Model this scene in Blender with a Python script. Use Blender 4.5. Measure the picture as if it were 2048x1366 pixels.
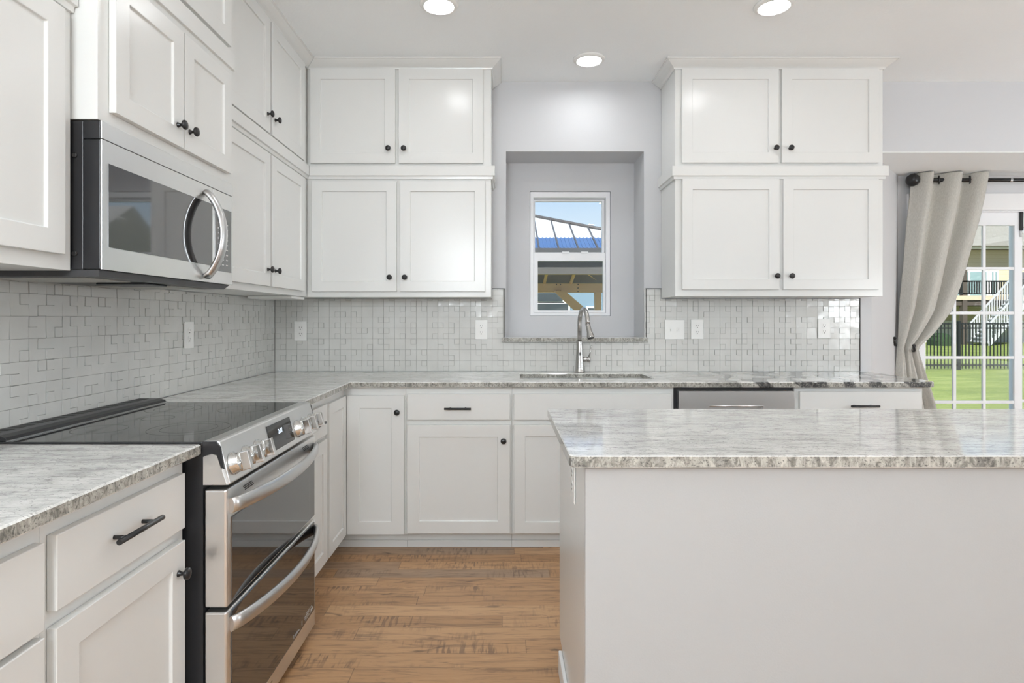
import bpy, bmesh, math, random
from mathutils import Vector, Matrix
from mathutils.geometry import tessellate_polygon
random.seed(7)
for o in list(bpy.data.objects): bpy.data.objects.remove(o)
S = bpy.context.scene
COL = S.collection
PI = math.pi

# ---------------------------------------------------------------- camera, world, sun, exposure
EYE = 1.255
cd = bpy.data.cameras.new('camera'); cam = bpy.data.objects.new('camera', cd); COL.objects.link(cam)
cd.sensor_width = 36; cd.sensor_fit = 'HORIZONTAL'; cd.lens = 36*1180/2048
cd.shift_x = 16/2048; cd.shift_y = -47/2048; cd.clip_start = 0.05; cd.clip_end = 300
cam.location = (0, 0, EYE); cam.rotation_euler = (PI/2, 0, 0)
S.camera = cam
S.view_settings.view_transform = 'Standard'; S.view_settings.look = 'None'
S.view_settings.gamma = 1; S.view_settings.use_curve_mapping = False
S.view_settings.exposure = 0.04
S.cycles.max_bounces = 12; S.cycles.diffuse_bounces = 6; S.cycles.glossy_bounces = 5
S.cycles.transparent_max_bounces = 16; S.cycles.sample_clamp_indirect = 6
S.cycles.use_denoising = True
LAMP = 50.0      # radiance of the recessed lamp lenses
FILL_GLOW = 38.0      # radiance of the added fill lamps, all out of view

w = bpy.data.worlds.new('sky'); S.world = w; w.use_nodes = True
nt = w.node_tree; nt.nodes.clear()
out = nt.nodes.new('ShaderNodeOutputWorld'); bg = nt.nodes.new('ShaderNodeBackground')
tc = nt.nodes.new('ShaderNodeTexCoord'); sp = nt.nodes.new('ShaderNodeSeparateXYZ'); cr = nt.nodes.new('ShaderNodeValToRGB')
nt.links.new(tc.outputs['Generated'], sp.inputs[0]); nt.links.new(sp.outputs[2], cr.inputs[0])
e = cr.color_ramp.elements
e[0].position = 0.0; e[0].color = (0.80, 0.90, 0.98, 1); e[1].position = 0.7; e[1].color = (0.25, 0.50, 0.95, 1)
m_ = cr.color_ramp.elements.new(0.12); m_.color = (0.76, 0.87, 0.96, 1)
m_ = cr.color_ramp.elements.new(0.22); m_.color = (0.50, 0.70, 0.95, 1)
nt.links.new(cr.outputs[0], bg.inputs[0]); bg.inputs[1].default_value = 1.05
nt.links.new(bg.outputs[0], out.inputs[0])
sl = bpy.data.lights.new('sun', 'SUN'); sl.energy = 9.5; sl.angle = 0.01; sl.color = (1.0, 0.96, 0.88)
sun = bpy.data.objects.new('sun', sl); COL.objects.link(sun)
sun.rotation_euler = Vector((0.30, 0.72, -0.62)).to_track_quat('-Z', 'Y').to_euler()

# ---------------------------------------------------------------- materials
def newmat(name):
    m = bpy.data.materials.new(name); m.use_nodes = True
    return m, m.node_tree, m.node_tree.nodes['Principled BSDF']
def mat(name, col, rough=.5, metal=0, bump=None, spec=None, coat=0, emit=None, aniso=0):
    m, t, b = newmat(name)
    b.inputs['Base Color'].default_value = (*col, 1); b.inputs['Roughness'].default_value = rough
    b.inputs['Metallic'].default_value = metal
    if spec is not None: b.inputs['Specular IOR Level'].default_value = spec
    if coat: b.inputs['Coat Weight'].default_value = coat; b.inputs['Coat Roughness'].default_value = .03
    if aniso: b.inputs['Anisotropic'].default_value = aniso
    if emit:
        b.inputs['Emission Color'].default_value = (*emit[0], 1); b.inputs['Emission Strength'].default_value = emit[1]
    if bump:
        sc, st, dist = bump
        c = t.nodes.new('ShaderNodeTexCoord'); n = t.nodes.new('ShaderNodeTexNoise'); n.inputs['Scale'].default_value = sc
        n.inputs['Detail'].default_value = 3
        bp = t.nodes.new('ShaderNodeBump'); bp.inputs['Strength'].default_value = st; bp.inputs['Distance'].default_value = dist
        t.links.new(c.outputs['Object'], n.inputs['Vector']); t.links.new(n.outputs[0], bp.inputs['Height'])
        t.links.new(bp.outputs[0], b.inputs['Normal'])
    return m
def mapping(t, scale, rot=(0, 0, 0), src='geo'):
    if src == 'geo': v = t.nodes.new('ShaderNodeNewGeometry').outputs['Position']
    else: v = t.nodes.new('ShaderNodeTexCoord').outputs['Object']
    mp = t.nodes.new('ShaderNodeMapping'); mp.inputs['Scale'].default_value = scale; mp.inputs['Rotation'].default_value = rot
    t.links.new(v, mp.inputs['Vector']); return mp.outputs[0]
def noise(t, vec, scale, detail=4, rough=.5, dist=0):
    n = t.nodes.new('ShaderNodeTexNoise'); n.inputs['Scale'].default_value = scale; n.inputs['Detail'].default_value = detail
    n.inputs['Roughness'].default_value = rough; n.inputs['Distortion'].default_value = dist
    t.links.new(vec, n.inputs['Vector']); return n.outputs[0]
def ramp(t, fac, stops):
    r = t.nodes.new('ShaderNodeValToRGB'); el = r.color_ramp.elements
    while len(el) < len(stops): el.new(0.5)
    for k, (p, c) in enumerate(stops):
        el[k].position = p; el[k].color = (*c, 1) if not isinstance(c, (int, float)) else (c, c, c, 1)
    t.links.new(fac, r.inputs[0]); return r.outputs[0]
def mixc(t, fac, a, b, mode='MIX'):
    n = t.nodes.new('ShaderNodeMix'); n.data_type = 'RGBA'; n.blend_type = mode
    for sock, v in ((n.inputs[0], fac), (n.inputs[6], a), (n.inputs[7], b)):
        if isinstance(v, (int, float)): sock.default_value = v
        elif isinstance(v, tuple): sock.default_value = (*v, 1)
        else: t.links.new(v, sock)
    return n.outputs[2]
def mth(t, op, a, b=0.0):
    n = t.nodes.new('ShaderNodeMath'); n.operation = op
    for k, v in enumerate((a, b)):
        if isinstance(v, (int, float)): n.inputs[k].default_value = v
        else: t.links.new(v, n.inputs[k])
    return n.outputs[0]

M = {}
M['cab'] = mat('white_paint', (.735, .74, .725), .25, bump=(60, .04, .002))
M['wall'] = mat('wall_paint', (.60, .605, .62), .6, bump=(220, .08, .002))
M['wallw'] = mat('nook_wall_paint', (.66, .66, .67), .6, bump=(220, .08, .002))
M['island'] = mat('island_paint', (.43, .43, .425), .5, bump=(220, .1, .002))
M['ceil'] = mat('ceiling_paint', (.895, .92, .93), .8, bump=(90, .35, .004))
M['trimw'] = mat('white_trim', (.83, .83, .83), .35)
M['vinyl'] = mat('white_vinyl', (.86, .87, .89), .3)
M['steel'] = mat('stainless_steel', (.82, .82, .815), .3, 1)
M['steelb'] = mat('brushed_handle_steel', (.66, .66, .66), .3, 1)
M['chrome'] = mat('polished_chrome', (.72, .72, .71), .1, 1)
M['nickel'] = mat('brushed_nickel', (.50, .49, .475), .27, 1)
M['blackm'] = mat('black_metal', (.012, .012, .013), .3)
M['blackp'] = mat('black_enamel', (.014, .014, .016), .35)
M['char'] = mat('charcoal_plastic', (.045, .045, .048), .4)
M['glassk'] = mat('black_glass', (.012, .012, .013), .04)
M['glassk'].node_tree.nodes['Principled BSDF'].inputs['IOR'].default_value = 2.7
M['cook'] = mat('cooktop_glass', (.02, .02, .021), .06, spec=.7)
M['mesh'] = mat('grey_filter_mesh', (.55, .54, .51), .45, .4, bump=(900, .8, .003))
M['ring'] = mat('burner_print', (.09, .09, .09), .2)
M['print'] = mat('white_print', (.55, .55, .55), .5)
M['plate'] = mat('white_plastic', (.84, .84, .82), .3)
M['slot'] = mat('dark_slot', (.03, .03, .03), .6)
M['edge'] = mat('black_edge_trim', (.015, .015, .015), .4)
M['lens'] = mat('lamp_lens', (.9, .9, .9), .5, emit=((.97, .985, 1), LAMP))
M['fill_paper'] = mat('fill_lamp_paper', (.9, .9, .9), .7, emit=((.885, .955, 1.0), FILL_GLOW*.78))  # glow of the added fill lamps, this and the next two
M['fill_globe_dim'] = mat('fill_globe_dim_glass', (.9, .9, .9), .5, emit=((.885, .955, 1.0), FILL_GLOW*.6))
M['fill_globe'] = mat('fill_globe_glass', (.9, .9, .9), .5, emit=((.90, .96, 1.0), FILL_GLOW))
M['digit'] = mat('clock_digits', (.1, .1, .1), .5, emit=((.75, .85, 1), 2.2))
M['fence'] = mat('fence_black', (.012, .013, .014), .45)
M['concrete'] = mat('patio_concrete', (.46, .45, .43), .85, bump=(30, .2, .004))
M['roof_glare'] = mat('sky_glare_roof', (.55, .57, .60), .5, .2)  # same blue metal, with the sky's reflection painted in as a paler colour
M['roofb'] = mat('blue_metal_roof', (.05, .11, .25), .45, .2)
M['roofd'] = mat('roof_seam', (.05, .045, .045), .5)
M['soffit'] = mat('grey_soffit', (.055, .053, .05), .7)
M['cedar'] = mat('cedar_wood', (.58, .35, .17), .6, bump=(25, .2, .004))
M['cedary'] = mat('golden_rafter_wood', (.80, .48, .14), .6)
M['bluew'] = mat('blue_siding', (.12, .19, .26), .7)
M['dglass'] = mat('dark_window_glass', (.025, .035, .04), .08)
M['teal'] = mat('teal_door_glass', (.22, .32, .33), .1)
M['siding'] = mat('cream_siding', (.42, .36, .22), .7)
M['found'] = mat('white_foundation', (.66, .66, .65), .8)
M['shingle'] = mat('grey_shingles', (.27, .255, .24), .9, bump=(6, .6, .05))
M['deckw'] = mat('deck_wood', (.50, .40, .29), .7)
M['deckd'] = mat('dark_deck_wood', (.07, .055, .045), .7)
M['stairm'] = mat('grey_stair_paint', (.44, .45, .47), .6)

def glass():
    m, t, b = newmat('window_glass'); t.nodes.remove(b)
    o = t.nodes['Material Output']; tr = t.nodes.new('ShaderNodeBsdfTransparent'); g = t.nodes.new('ShaderNodeBsdfGlossy')
    g.inputs['Roughness'].default_value = .01; tr.inputs[0].default_value = (.96, .98, .98, 1)
    f = t.nodes.new('ShaderNodeFresnel'); f.inputs[0].default_value = 1.45; mx = t.nodes.new('ShaderNodeMixShader')
    t.links.new(f.outputs[0], mx.inputs[0]); t.links.new(tr.outputs[0], mx.inputs[1]); t.links.new(g.outputs[0], mx.inputs[2])
    t.links.new(mx.outputs[0], o.inputs[0]); return m
M['glass'] = glass()

def granite(name, veins):
    m, t, b = newmat(name)
    v = mapping(t, (1.0, 3.2, 3.2), (0.35, 0, .10))
    vb = mapping(t, (1, 1, 1))
    n1 = noise(t, v, 7, 6, .62, .9)
    c = ramp(t, n1, [(.30, (.56, .555, .53)), (.44, (.69, .685, .66)), (.56, (.76, .755, .73)), (.72, (.83, .825, .80))])
    n2 = noise(t, v, 30, 5, .72, 1.0)                                  # grey streaks
    c = mixc(t, ramp(t, n2, [(.54, 0), (.66, .85)]), c, (.24, .235, .225))
    n5 = noise(t, mapping(t, (1.1, 7, 7), (.3, 0, .16)), 3.2, 5, .6, 1.6)   # long drifting bands
    c = mixc(t, ramp(t, n5, [(.52, 0), (.60, .55), (.66, 0)]), c, (.30, .295, .285))
    n3 = noise(t, vb, 170, 2, .6)                                     # fine crystal flecks
    c = mixc(t, ramp(t, n3, [(.62, 0), (.70, .65)]), c, (.10, .10, .095))
    c = mixc(t, ramp(t, noise(t, vb, 110, 2, .6), [(.60, 0), (.72, .6)]), c, (.86, .85, .83))
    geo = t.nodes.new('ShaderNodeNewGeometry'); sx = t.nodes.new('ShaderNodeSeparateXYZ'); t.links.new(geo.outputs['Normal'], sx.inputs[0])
    side = mth(t, 'LESS_THAN', mth(t, 'ABSOLUTE', sx.outputs[2]), .5)       # side faces painted darker for weaker reflected light, with coarser blotches
    dim_blot = ramp(t, noise(t, mapping(t, (1.6, 1.6, .8), (0, .6, .4)), 38, 4, .7, .8), [(.36, (.14, .135, .115)), (.50, (.36, .345, .305)), (.66, (.54, .525, .475))])
    dim_blot = mixc(t, ramp(t, n3, [(.56, 0), (.66, .8)]), dim_blot, (.08, .08, .075))
    c = mixc(t, mth(t, 'MULTIPLY', side, .9), c, dim_blot)
    # long black veins
    vv = mapping(t, (1.0, 1.0, 1.0), (0, 0.7, .35))
    wv = t.nodes.new('ShaderNodeTexWave'); wv.inputs['Scale'].default_value = 2.1; wv.inputs['Distortion'].default_value = 7
    wv.inputs['Detail'].default_value = 3; wv.inputs['Detail Scale'].default_value = 2.2; t.links.new(vv, wv.inputs['Vector'])
    mask = ramp(t, wv.outputs['Fac'], [(.0, .95), (.36, .9), (.48, 0)] if veins == 'end' else [(.0, .95), (.20, .85), (.32, 0)])
    ps = t.nodes.new('ShaderNodeSeparateXYZ'); t.links.new(t.nodes.new('ShaderNodeNewGeometry').outputs['Position'], ps.inputs[0])
    if veins == 'end':
        zone = ramp(t, mth(t, 'MULTIPLY', ps.outputs[0], .4), [(.40, .12), (.56, 1), (.90, 1)])
    else:
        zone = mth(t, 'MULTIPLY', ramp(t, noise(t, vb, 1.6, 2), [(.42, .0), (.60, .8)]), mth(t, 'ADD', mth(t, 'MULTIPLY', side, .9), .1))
    fine = ramp(t, noise(t, vb, 60, 3, .7), [(.33, .35), (.55, 1)])
    c = mixc(t, mth(t, 'MULTIPLY', mth(t, 'MULTIPLY', mask, zone), fine), c, (.035, .036, .04))
    t.links.new(c, b.inputs['Base Color'])
    b.inputs['Roughness'].default_value = .07; b.inputs['Specular IOR Level'].default_value = .55
    return m
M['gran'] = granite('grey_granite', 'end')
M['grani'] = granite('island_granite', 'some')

def floor_mat():
    m, t, b = newmat('wood_planks')
    g = t.nodes.new('ShaderNodeNewGeometry'); s = t.nodes.new('ShaderNodeSeparateXYZ'); t.links.new(g.outputs['Position'], s.inputs[0])
    RW, RL = .092, 1.05
    row = mth(t, 'FLOOR', mth(t, 'DIVIDE', s.outputs[1], RW))
    wn = t.nodes.new('ShaderNodeTexWhiteNoise'); wn.noise_dimensions = '1D'; t.links.new(row, wn.inputs['W'])
    xo = mth(t, 'ADD', mth(t, 'DIVIDE', s.outputs[0], RL), mth(t, 'MULTIPLY', wn.outputs[0], 7.0))
    cell = mth(t, 'FLOOR', xo)
    cb = t.nodes.new('ShaderNodeCombineXYZ'); t.links.new(row, cb.inputs[0]); t.links.new(cell, cb.inputs[1])
    w2 = t.nodes.new('ShaderNodeTexWhiteNoise'); w2.noise_dimensions = '3D'; t.links.new(cb.outputs[0], w2.inputs['Vector'])
    base = ramp(t, w2.outputs[0], [(0, (.40, .225, .108)), (.28, (.47, .27, .135)), (.52, (.54, .325, .17)), (.70, (.44, .25, .122)), (.74, (.36, .24, .155)), (.88, (.30, .21, .145)), (1, (.46, .275, .14))])
    va = t.nodes.new('ShaderNodeVectorMath'); va.operation = 'MULTIPLY_ADD'; t.links.new(w2.outputs[1], va.inputs[0])
    va.inputs[1].default_value = (9, 9, 9); t.links.new(g.outputs['Position'], va.inputs[2])
    mp = t.nodes.new('ShaderNodeMapping'); mp.inputs['Scale'].default_value = (1.3, 14, 1); t.links.new(va.outputs[0], mp.inputs[0])
    gr = noise(t, mp.outputs[0], 3.2, 7, .65, 1.4)
    c = mixc(t, ramp(t, gr, [(.36, .6), (.50, 0)]), base, (.15, .085, .05))
    c = mixc(t, ramp(t, gr, [(.55, 0), (.75, .45)]), c, (.60, .38, .21))
    mp2 = t.nodes.new('ShaderNodeMapping'); mp2.inputs['Scale'].default_value = (55, 7, 1); t.links.new(va.outputs[0], mp2.inputs[0])
    saw = noise(t, mp2.outputs[0], 1.6, 2, .5)                        # saw marks across the boards
    zone = ramp(t, noise(t, va.outputs[0], 2.4, 3, .6), [(.50, 0), (.62, .9)])
    c = mixc(t, mth(t, 'MULTIPLY', ramp(t, saw, [(.50, 0), (.62, .75)]), zone), c, (.13, .075, .048))
    mp3 = t.nodes.new('ShaderNodeMapping'); mp3.inputs['Scale'].default_value = (4, 11, 1); t.links.new(va.outputs[0], mp3.inputs[0])
    kn = noise(t, mp3.outputs[0], 1.5, 3, .5, .8)
    c = mixc(t, ramp(t, kn, [(.64, 0), (.74, .8)]), c, (.085, .05, .032))
    fr = mth(t, 'FRACT', mth(t, 'DIVIDE', s.outputs[1], RW)); jn = mth(t, 'LESS_THAN', fr, .02)
    fx = mth(t, 'LESS_THAN', mth(t, 'FRACT', xo), .003)
    c = mixc(t, mth(t, 'MULTIPLY', mth(t, 'MAXIMUM', jn, fx), .55), c, (.10, .055, .03))
    t.links.new(c, b.inputs['Base Color']); b.inputs['Roughness'].default_value = .42
    bp = t.nodes.new('ShaderNodeBump'); bp.inputs['Strength'].default_value = .12; bp.inputs['Distance'].default_value = .002
    t.links.new(gr, bp.inputs['Height']); t.links.new(bp.outputs[0], b.inputs['Normal'])
    return m
M['floor'] = floor_mat()
def tile_mat():
    m, t, b = newmat('glazed_grey_tile')
    c = ramp(t, noise(t, mapping(t, (1, 1, 1)), 9, 3), [(.3, (.61, .61, .585)), (.7, (.66, .66, .635))])
    t.links.new(c, b.inputs['Base Color']); b.inputs['Roughness'].default_value = .17
    return m
M['tile'] = tile_mat()
M['grout'] = mat('pale_grout', (.40, .40, .38), .8)
def linen():
    m, t, b = newmat('linen_cloth')
    v = mapping(t, (220, 220, 60)); n = noise(t, v, 1, 3)
    c = ramp(t, n, [(.3, (.45, .435, .395)), (.7, (.55, .535, .49))]); t.links.new(c, b.inputs['Base Color'])
    b.inputs['Roughness'].default_value = .9; b.inputs['Sheen Weight'].default_value = .2
    b.inputs['Subsurface Weight'].default_value = 0
    bp = t.nodes.new('ShaderNodeBump'); bp.inputs['Strength'].default_value = .15; bp.inputs['Distance'].default_value = .001
    t.links.new(n, bp.inputs['Height']); t.links.new(bp.outputs[0], b.inputs['Normal']); return m
M['linen'] = linen()
def lawn_mat():
    m, t, b = newmat('lawn_grass')
    v = mapping(t, (.35, 1.2, 1)); n = noise(t, v, 1.4, 6, .7, .6); n2 = noise(t, mapping(t, (8, 14, 1)), 3, 4, .7)
    c = ramp(t, n, [(.3, (.11, .15, .028)), (.5, (.19, .235, .05)), (.7, (.32, .34, .12))])
    c = mixc(t, ramp(t, n2, [(.45, 0), (.65, .5)]), c, (.34, .37, .14)); t.links.new(c, b.inputs['Base Color'])
    b.inputs['Roughness'].default_value = .95; b.inputs['Specular IOR Level'].default_value = .1; return m
M['lawn'] = lawn_mat()
def siding(name, a, bcol):
    m, t, b = newmat(name)
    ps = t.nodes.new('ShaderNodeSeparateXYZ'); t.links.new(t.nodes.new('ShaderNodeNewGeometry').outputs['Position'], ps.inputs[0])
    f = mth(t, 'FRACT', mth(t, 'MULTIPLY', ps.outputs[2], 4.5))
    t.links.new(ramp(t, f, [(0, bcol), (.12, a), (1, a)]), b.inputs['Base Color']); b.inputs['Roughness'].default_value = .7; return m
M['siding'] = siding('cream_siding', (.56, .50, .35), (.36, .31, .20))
M['bush'] = mat('bush_leaves', (.03, .06, .02), .8, bump=(30, 1, .05))

# ---------------------------------------------------------------- mesh helpers
WL = {}                                                              # world location of each object's origin
class MB:
    def __init__(s): s.v = []; s.f = []; s.sm = []
    def add(s, vs, fs, smooth=False):
        o = len(s.v); s.v += [tuple(v) for v in vs]; s.f += [tuple(i+o for i in f) for f in fs]; s.sm += [smooth]*len(fs); return s
    def box(s, x0, x1, y0, y1, z0, z1, F=None):
        vs = [(x, y, z) for x in (x0, x1) for y in (y0, y1) for z in (z0, z1)]
        if F: vs = [F(*v) for v in vs]
        return s.add(vs, [(0, 1, 3, 2), (4, 6, 7, 5), (0, 4, 5, 1), (2, 3, 7, 6), (0, 2, 6, 4), (1, 5, 7, 3)])
    def prism(s, poly, f0, f1):
        """poly: list of 2-D points; f0/f1 map a 2-D point to 3-D for the two ends"""
        n = len(poly); vs = [f0(*p) for p in poly] + [f1(*p) for p in poly]
        fs = [tuple(range(n)), tuple(range(2*n-1, n-1, -1))] + [(i, (i+1) % n, n+(i+1) % n, n+i) for i in range(n)]
        return s.add(vs, fs)
    def slab(s, outer, holes, z0, z1, bev=.0, fn=None):
        """flat slab with holes and eased edges; fn maps (x, y, z) to 3-D"""
        def area(p): return sum(p[i][0]*p[(i+1) % len(p)][1]-p[(i+1) % len(p)][0]*p[i][1] for i in range(len(p)))/2
        loops = [outer if area(outer) > 0 else outer[::-1]] + [h if area(h) < 0 else h[::-1] for h in holes]
        def inset(p, d):
            r = []; n = len(p)
            for i in range(n):
                a, b, c = Vector(p[i-1]), Vector(p[i]), Vector(p[(i+1) % n])
                u = (b-a).normalized(); v = (c-b).normalized(); nu = Vector((-u.y, u.x)); nv = Vector((-v.y, v.x))
                k = (nu+nv); k = k/max(.2, (1+nu.dot(nv))); r.append(tuple(b+k*d))
            return r
        fn = fn or (lambda x, y, z: (x, y, z))
        ins = [inset(l, bev) for l in loops] if bev else loops
        flat = [p for l in ins for p in l]; tris = tessellate_polygon([[Vector((*p, 0)) for p in l] for l in ins])
        s.add([fn(*p, z1) for p in flat], tris); s.add([fn(*p, z0) for p in flat], [t[::-1] for t in tris])
        for l, k in zip(loops, ins):
            rings = [(k, z0), (l, z0+bev), (l, z1-bev), (k, z1)] if bev else [(l, z0), (l, z1)]
            n = len(l); vs = [fn(*p, z) for r, z in rings for p in r]
            fs = [(q*n+i, q*n+(i+1) % n, (q+1)*n+(i+1) % n, (q+1)*n+i) for q in range(len(rings)-1) for i in range(n)]
            s.add(vs, fs)
        return s
    def tube(s, path, r, n=12, cap=True, flat=1.0, up=None):
        path = [Vector(p) for p in path]; rr = r if isinstance(r, (list, tuple)) else [r]*len(path)
        t0 = (path[1]-path[0]).normalized(); ref = Vector(up) if up else (Vector((0, 0, 1)) if abs(t0.z) < .9 else Vector((1, 0, 0)))
        a = (ref - t0*ref.dot(t0)).normalized(); vs = []
        for i, p in enumerate(path):
            t = (path[min(i+1, len(path)-1)]-path[max(i-1, 0)]).normalized()
            a = (a - t*a.dot(t)).normalized(); b = t.cross(a)
            for k in range(n):
                g = 2*PI*k/n; vs.append(p+(a*math.cos(g)*flat+b*math.sin(g))*rr[i])
        fs = [(i*n+k, i*n+(k+1) % n, (i+1)*n+(k+1) % n, (i+1)*n+k) for i in range(len(path)-1) for k in range(n)]
        s.add(vs, fs, True)
        if cap:
            m = len(path)-1; s.add(vs[:n], [tuple(range(n))]); s.add(vs[m*n:], [tuple(range(n))])
        return s
    def lathe(s, prof, org, axis, n=24, cap=True):
        """prof: (radius, height) pairs along axis from org"""
        ax = Vector(axis).normalized(); ref = Vector((0, 0, 1)) if abs(ax.z) < .9 else Vector((1, 0, 0))
        a = ref.cross(ax).normalized(); b = ax.cross(a); org = Vector(org)
        vs = [org+ax*h+(a*math.cos(2*PI*k/n)+b*math.sin(2*PI*k/n))*max(r, 1e-5) for r, h in prof for k in range(n)]
        fs = [(i*n+k, i*n+(k+1) % n, (i+1)*n+(k+1) % n, (i+1)*n+k) for i in range(len(prof)-1) for k in range(n)]
        s.add(vs, fs, True); m = len(prof)-1
        if cap: s.add(vs[:n], [tuple(range(n))[::-1]]); s.add(vs[m*n:], [tuple(range(n))])
        return s
    def sweep(s, path, prof, closed_prev=None, closed_next=None):
        """moulding: plan path, profile of (outward offset, z); outward is to the right of travel"""
        P = [Vector(p) for p in path]; n = len(P); np_ = len(prof); vs = []
        for i in range(n):
            prv = P[i-1] if i else (Vector(closed_prev) if closed_prev else None)
            nxt = P[i+1] if i < n-1 else (Vector(closed_next) if closed_next else None)
            ds = [(P[i]-prv).normalized()] if prv is not None else []
            if nxt is not None: ds.append((nxt-P[i]).normalized())
            ns = [Vector((d.y, -d.x)) for d in ds]
            k = ns[0] if len(ns) == 1 else (ns[0]+ns[1])/(1+ns[0].dot(ns[1]))
            vs += [(P[i].x+k.x*o, P[i].y+k.y*o, z) for o, z in prof]
        fs = [(i*np_+j, i*np_+(j+1) % np_, (i+1)*np_+(j+1) % np_, (i+1)*np_+j) for i in range(n-1) for j in range(np_)]
        fs += [tuple(range(np_)), tuple(range((n-1)*np_, n*np_))[::-1]]
        return s.add(vs, fs)
    def build(s, name, m, parent=None, bev=0, seg=2, smooth=False, at=None):
        bm = bmesh.new(); L = Vector(at) if at is not None else Vector((0, 0, 0))
        off = WL[parent] if parent is not None and at is None else L
        bv = [bm.verts.new(Vector(v)-off) for v in s.v]
        for f, sm in zip(s.f, s.sm):
            try: fc = bm.faces.new([bv[i] for i in f]); fc.smooth = sm or smooth
            except ValueError: pass
        bmesh.ops.remove_doubles(bm, verts=bm.verts, dist=1e-5)
        bmesh.ops.recalc_face_normals(bm, faces=bm.faces)
        me = bpy.data.meshes.new(name); bm.to_mesh(me); bm.free(); me.materials.append(m)
        return link(name, me, parent, off if parent is None or at is not None else None, bev, seg)
def link(name, me, parent=None, loc=None, bev=0, seg=2):
    o = bpy.data.objects.new(name, me); COL.objects.link(o)
    if parent is not None:
        o.parent = parent
        if loc is not None: o.location = Vector(loc)-WL[parent]; WL[o] = Vector(loc)
        else: WL[o] = WL[parent].copy()
    else:
        o.location = loc if loc is not None else (0, 0, 0); WL[o] = Vector(o.location)
    if bev:
        b = o.modifiers.new('ease', 'BEVEL'); b.width = bev; b.segments = seg; b.limit_method = 'ANGLE'; b.angle_limit = .6
        b.harden_normals = False
    return o
def thing(name, label, cat, loc, group=None):
    o = bpy.data.objects.new(name, None); COL.objects.link(o); o.location = loc; WL[o] = Vector(loc); o.empty_display_size = .1
    o['label'] = label; o['category'] = cat
    if group: o['group'] = group
    return o
def tag(o, label, cat, group=None):
    o['label'] = label; o['category'] = cat
    if group: o['group'] = group
    return o
def struct(name, mb, m, bev=0):
    o = mb.build(name, m, None, bev); o['kind'] = 'structure'; return o
def text(name, body, size, m, loc, rot, parent, extrude=.0003, align='CENTER'):
    c = bpy.data.curves.new(name, 'FONT'); c.body = body; c.size = size; c.extrude = extrude; c.align_x = align; c.align_y = 'CENTER'
    tmp = bpy.data.objects.new('tmp', c); COL.objects.link(tmp); bpy.context.view_layer.update()
    me = bpy.data.meshes.new_from_object(tmp.evaluated_get(bpy.context.evaluated_depsgraph_get())); bpy.data.objects.remove(tmp)
    me.name = name; me.materials.clear(); me.materials.append(m)
    o = link(name, me, parent, loc); o.rotation_euler = rot; return o

def arc(c, r, a0, a1, n): return [(c[0]+r*math.cos(a0+(a1-a0)*k/n), c[1]+r*math.sin(a0+(a1-a0)*k/n)) for k in range(n+1)]

YB, XL, ZC = 3.76, -1.466, 2.762                                     # back wall, left wall, ceiling
NX, NZ, YD = 2.342, 2.31, 4.38                                       # nook corner, nook ceiling, patio-door wall
FB = lambda u, d, z: (u, YB-d, z)                                    # back-wall run: u along X, d out of the wall
FL = lambda u, d, z: (XL+d, u, z)                                    # left-wall run: u along Y

# ---------------------------------------------------------------- the shell
RX, RY = 5.7, -3.6                                                   # far side of the open-plan room and the wall behind
struct('floor', MB().slab([(XL-.1, RY-.1), (RX+.1, RY-.1), (RX+.1, 3.8), (5.05, 4.5), (2.8, 4.5), (2.2, 3.86), (XL-.1, 3.86)], [], -.1, 0), M['floor'])
struct('ceiling', MB().box(XL-.1, RX+.1, RY-.1, YB+.1, ZC, ZC+.1), M['ceil'])
struct('ceiling_nook', MB().slab([(2.30, YB), (RX, YB), (5.06, 4.46), (2.9, 4.46)], [], NZ, NZ+.004), M['ceil'])
struct('wall_left', MB().box(XL-.1, XL, RY-.1, YB+.1, 0, ZC), M['wall'])
struct('wall_rear', MB().box(XL-.1, RX+.1, RY-.1, RY, 0, ZC), M['wallw'])
XZ = lambda y0, y1: (lambda x, z, t: (x, y0+(y1-y0)*t, z))
niche = [(.013, 1.10), (.892, 1.10), (.892, 2.316), (.013, 2.316)]
struct('wall_back', MB().slab([(XL, 0), (NX, 0), (NX, NZ+.004), (RX, NZ+.004), (RX, ZC), (XL, ZC)], [niche], 0, 1, fn=XZ(YB, 4.045)), M['wall'])
WX0, WX1, WZ0, WZ1 = .178, .731, 1.269, 2.123
struct('wall_niche', MB().slab([(-.3, .9), (1.2, .9), (1.2, 2.5), (-.3, 2.5)], [[(WX0, WZ0), (WX1, WZ0), (WX1, WZ1), (WX0, WZ1)]], 0, 1, fn=XZ(4.046, 4.18)), M['wall'])
struct('wall_angled', MB().prism([(NX, YB+.001), (2.925, YD), (2.99, YD+.1), (2.55, YD)], lambda x, y: (x, y, 0), lambda x, y: (x, y, NZ)), M['wallw'])
DX0, DX1, DZ1 = 3.055, 4.62, 2.06
struct('wall_patio', MB().slab([(2.9, 0), (DX0, 0), (DX0, DZ1), (DX1, DZ1), (DX1, 0), (5.1, 0), (5.1, NZ), (2.9, NZ)], [], 0, 1, fn=XZ(YD, YD+.14)), M['wallw'])
struct('wall_bay', MB().prism([(5.06, YD), (RX, YB), (RX+.1, YB+.1), (5.1, YD+.14)], lambda x, y: (x, y, 0), lambda x, y: (x, y, NZ)), M['wallw'])
YZ = lambda x0, x1: (lambda y, z, t: (x0+(x1-x0)*t, y, z))
rw = [(-2.6, -.6), (.2, 2.2)]
struct('wall_right', MB().slab([(RY, 0), (YB, 0), (YB, ZC), (RY, ZC)], [[(a, .7), (b, .7), (b, 2.2), (a, 2.2)] for a, b in rw], 0, 1, fn=YZ(RX, RX+.12)), M['wallw'])
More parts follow.
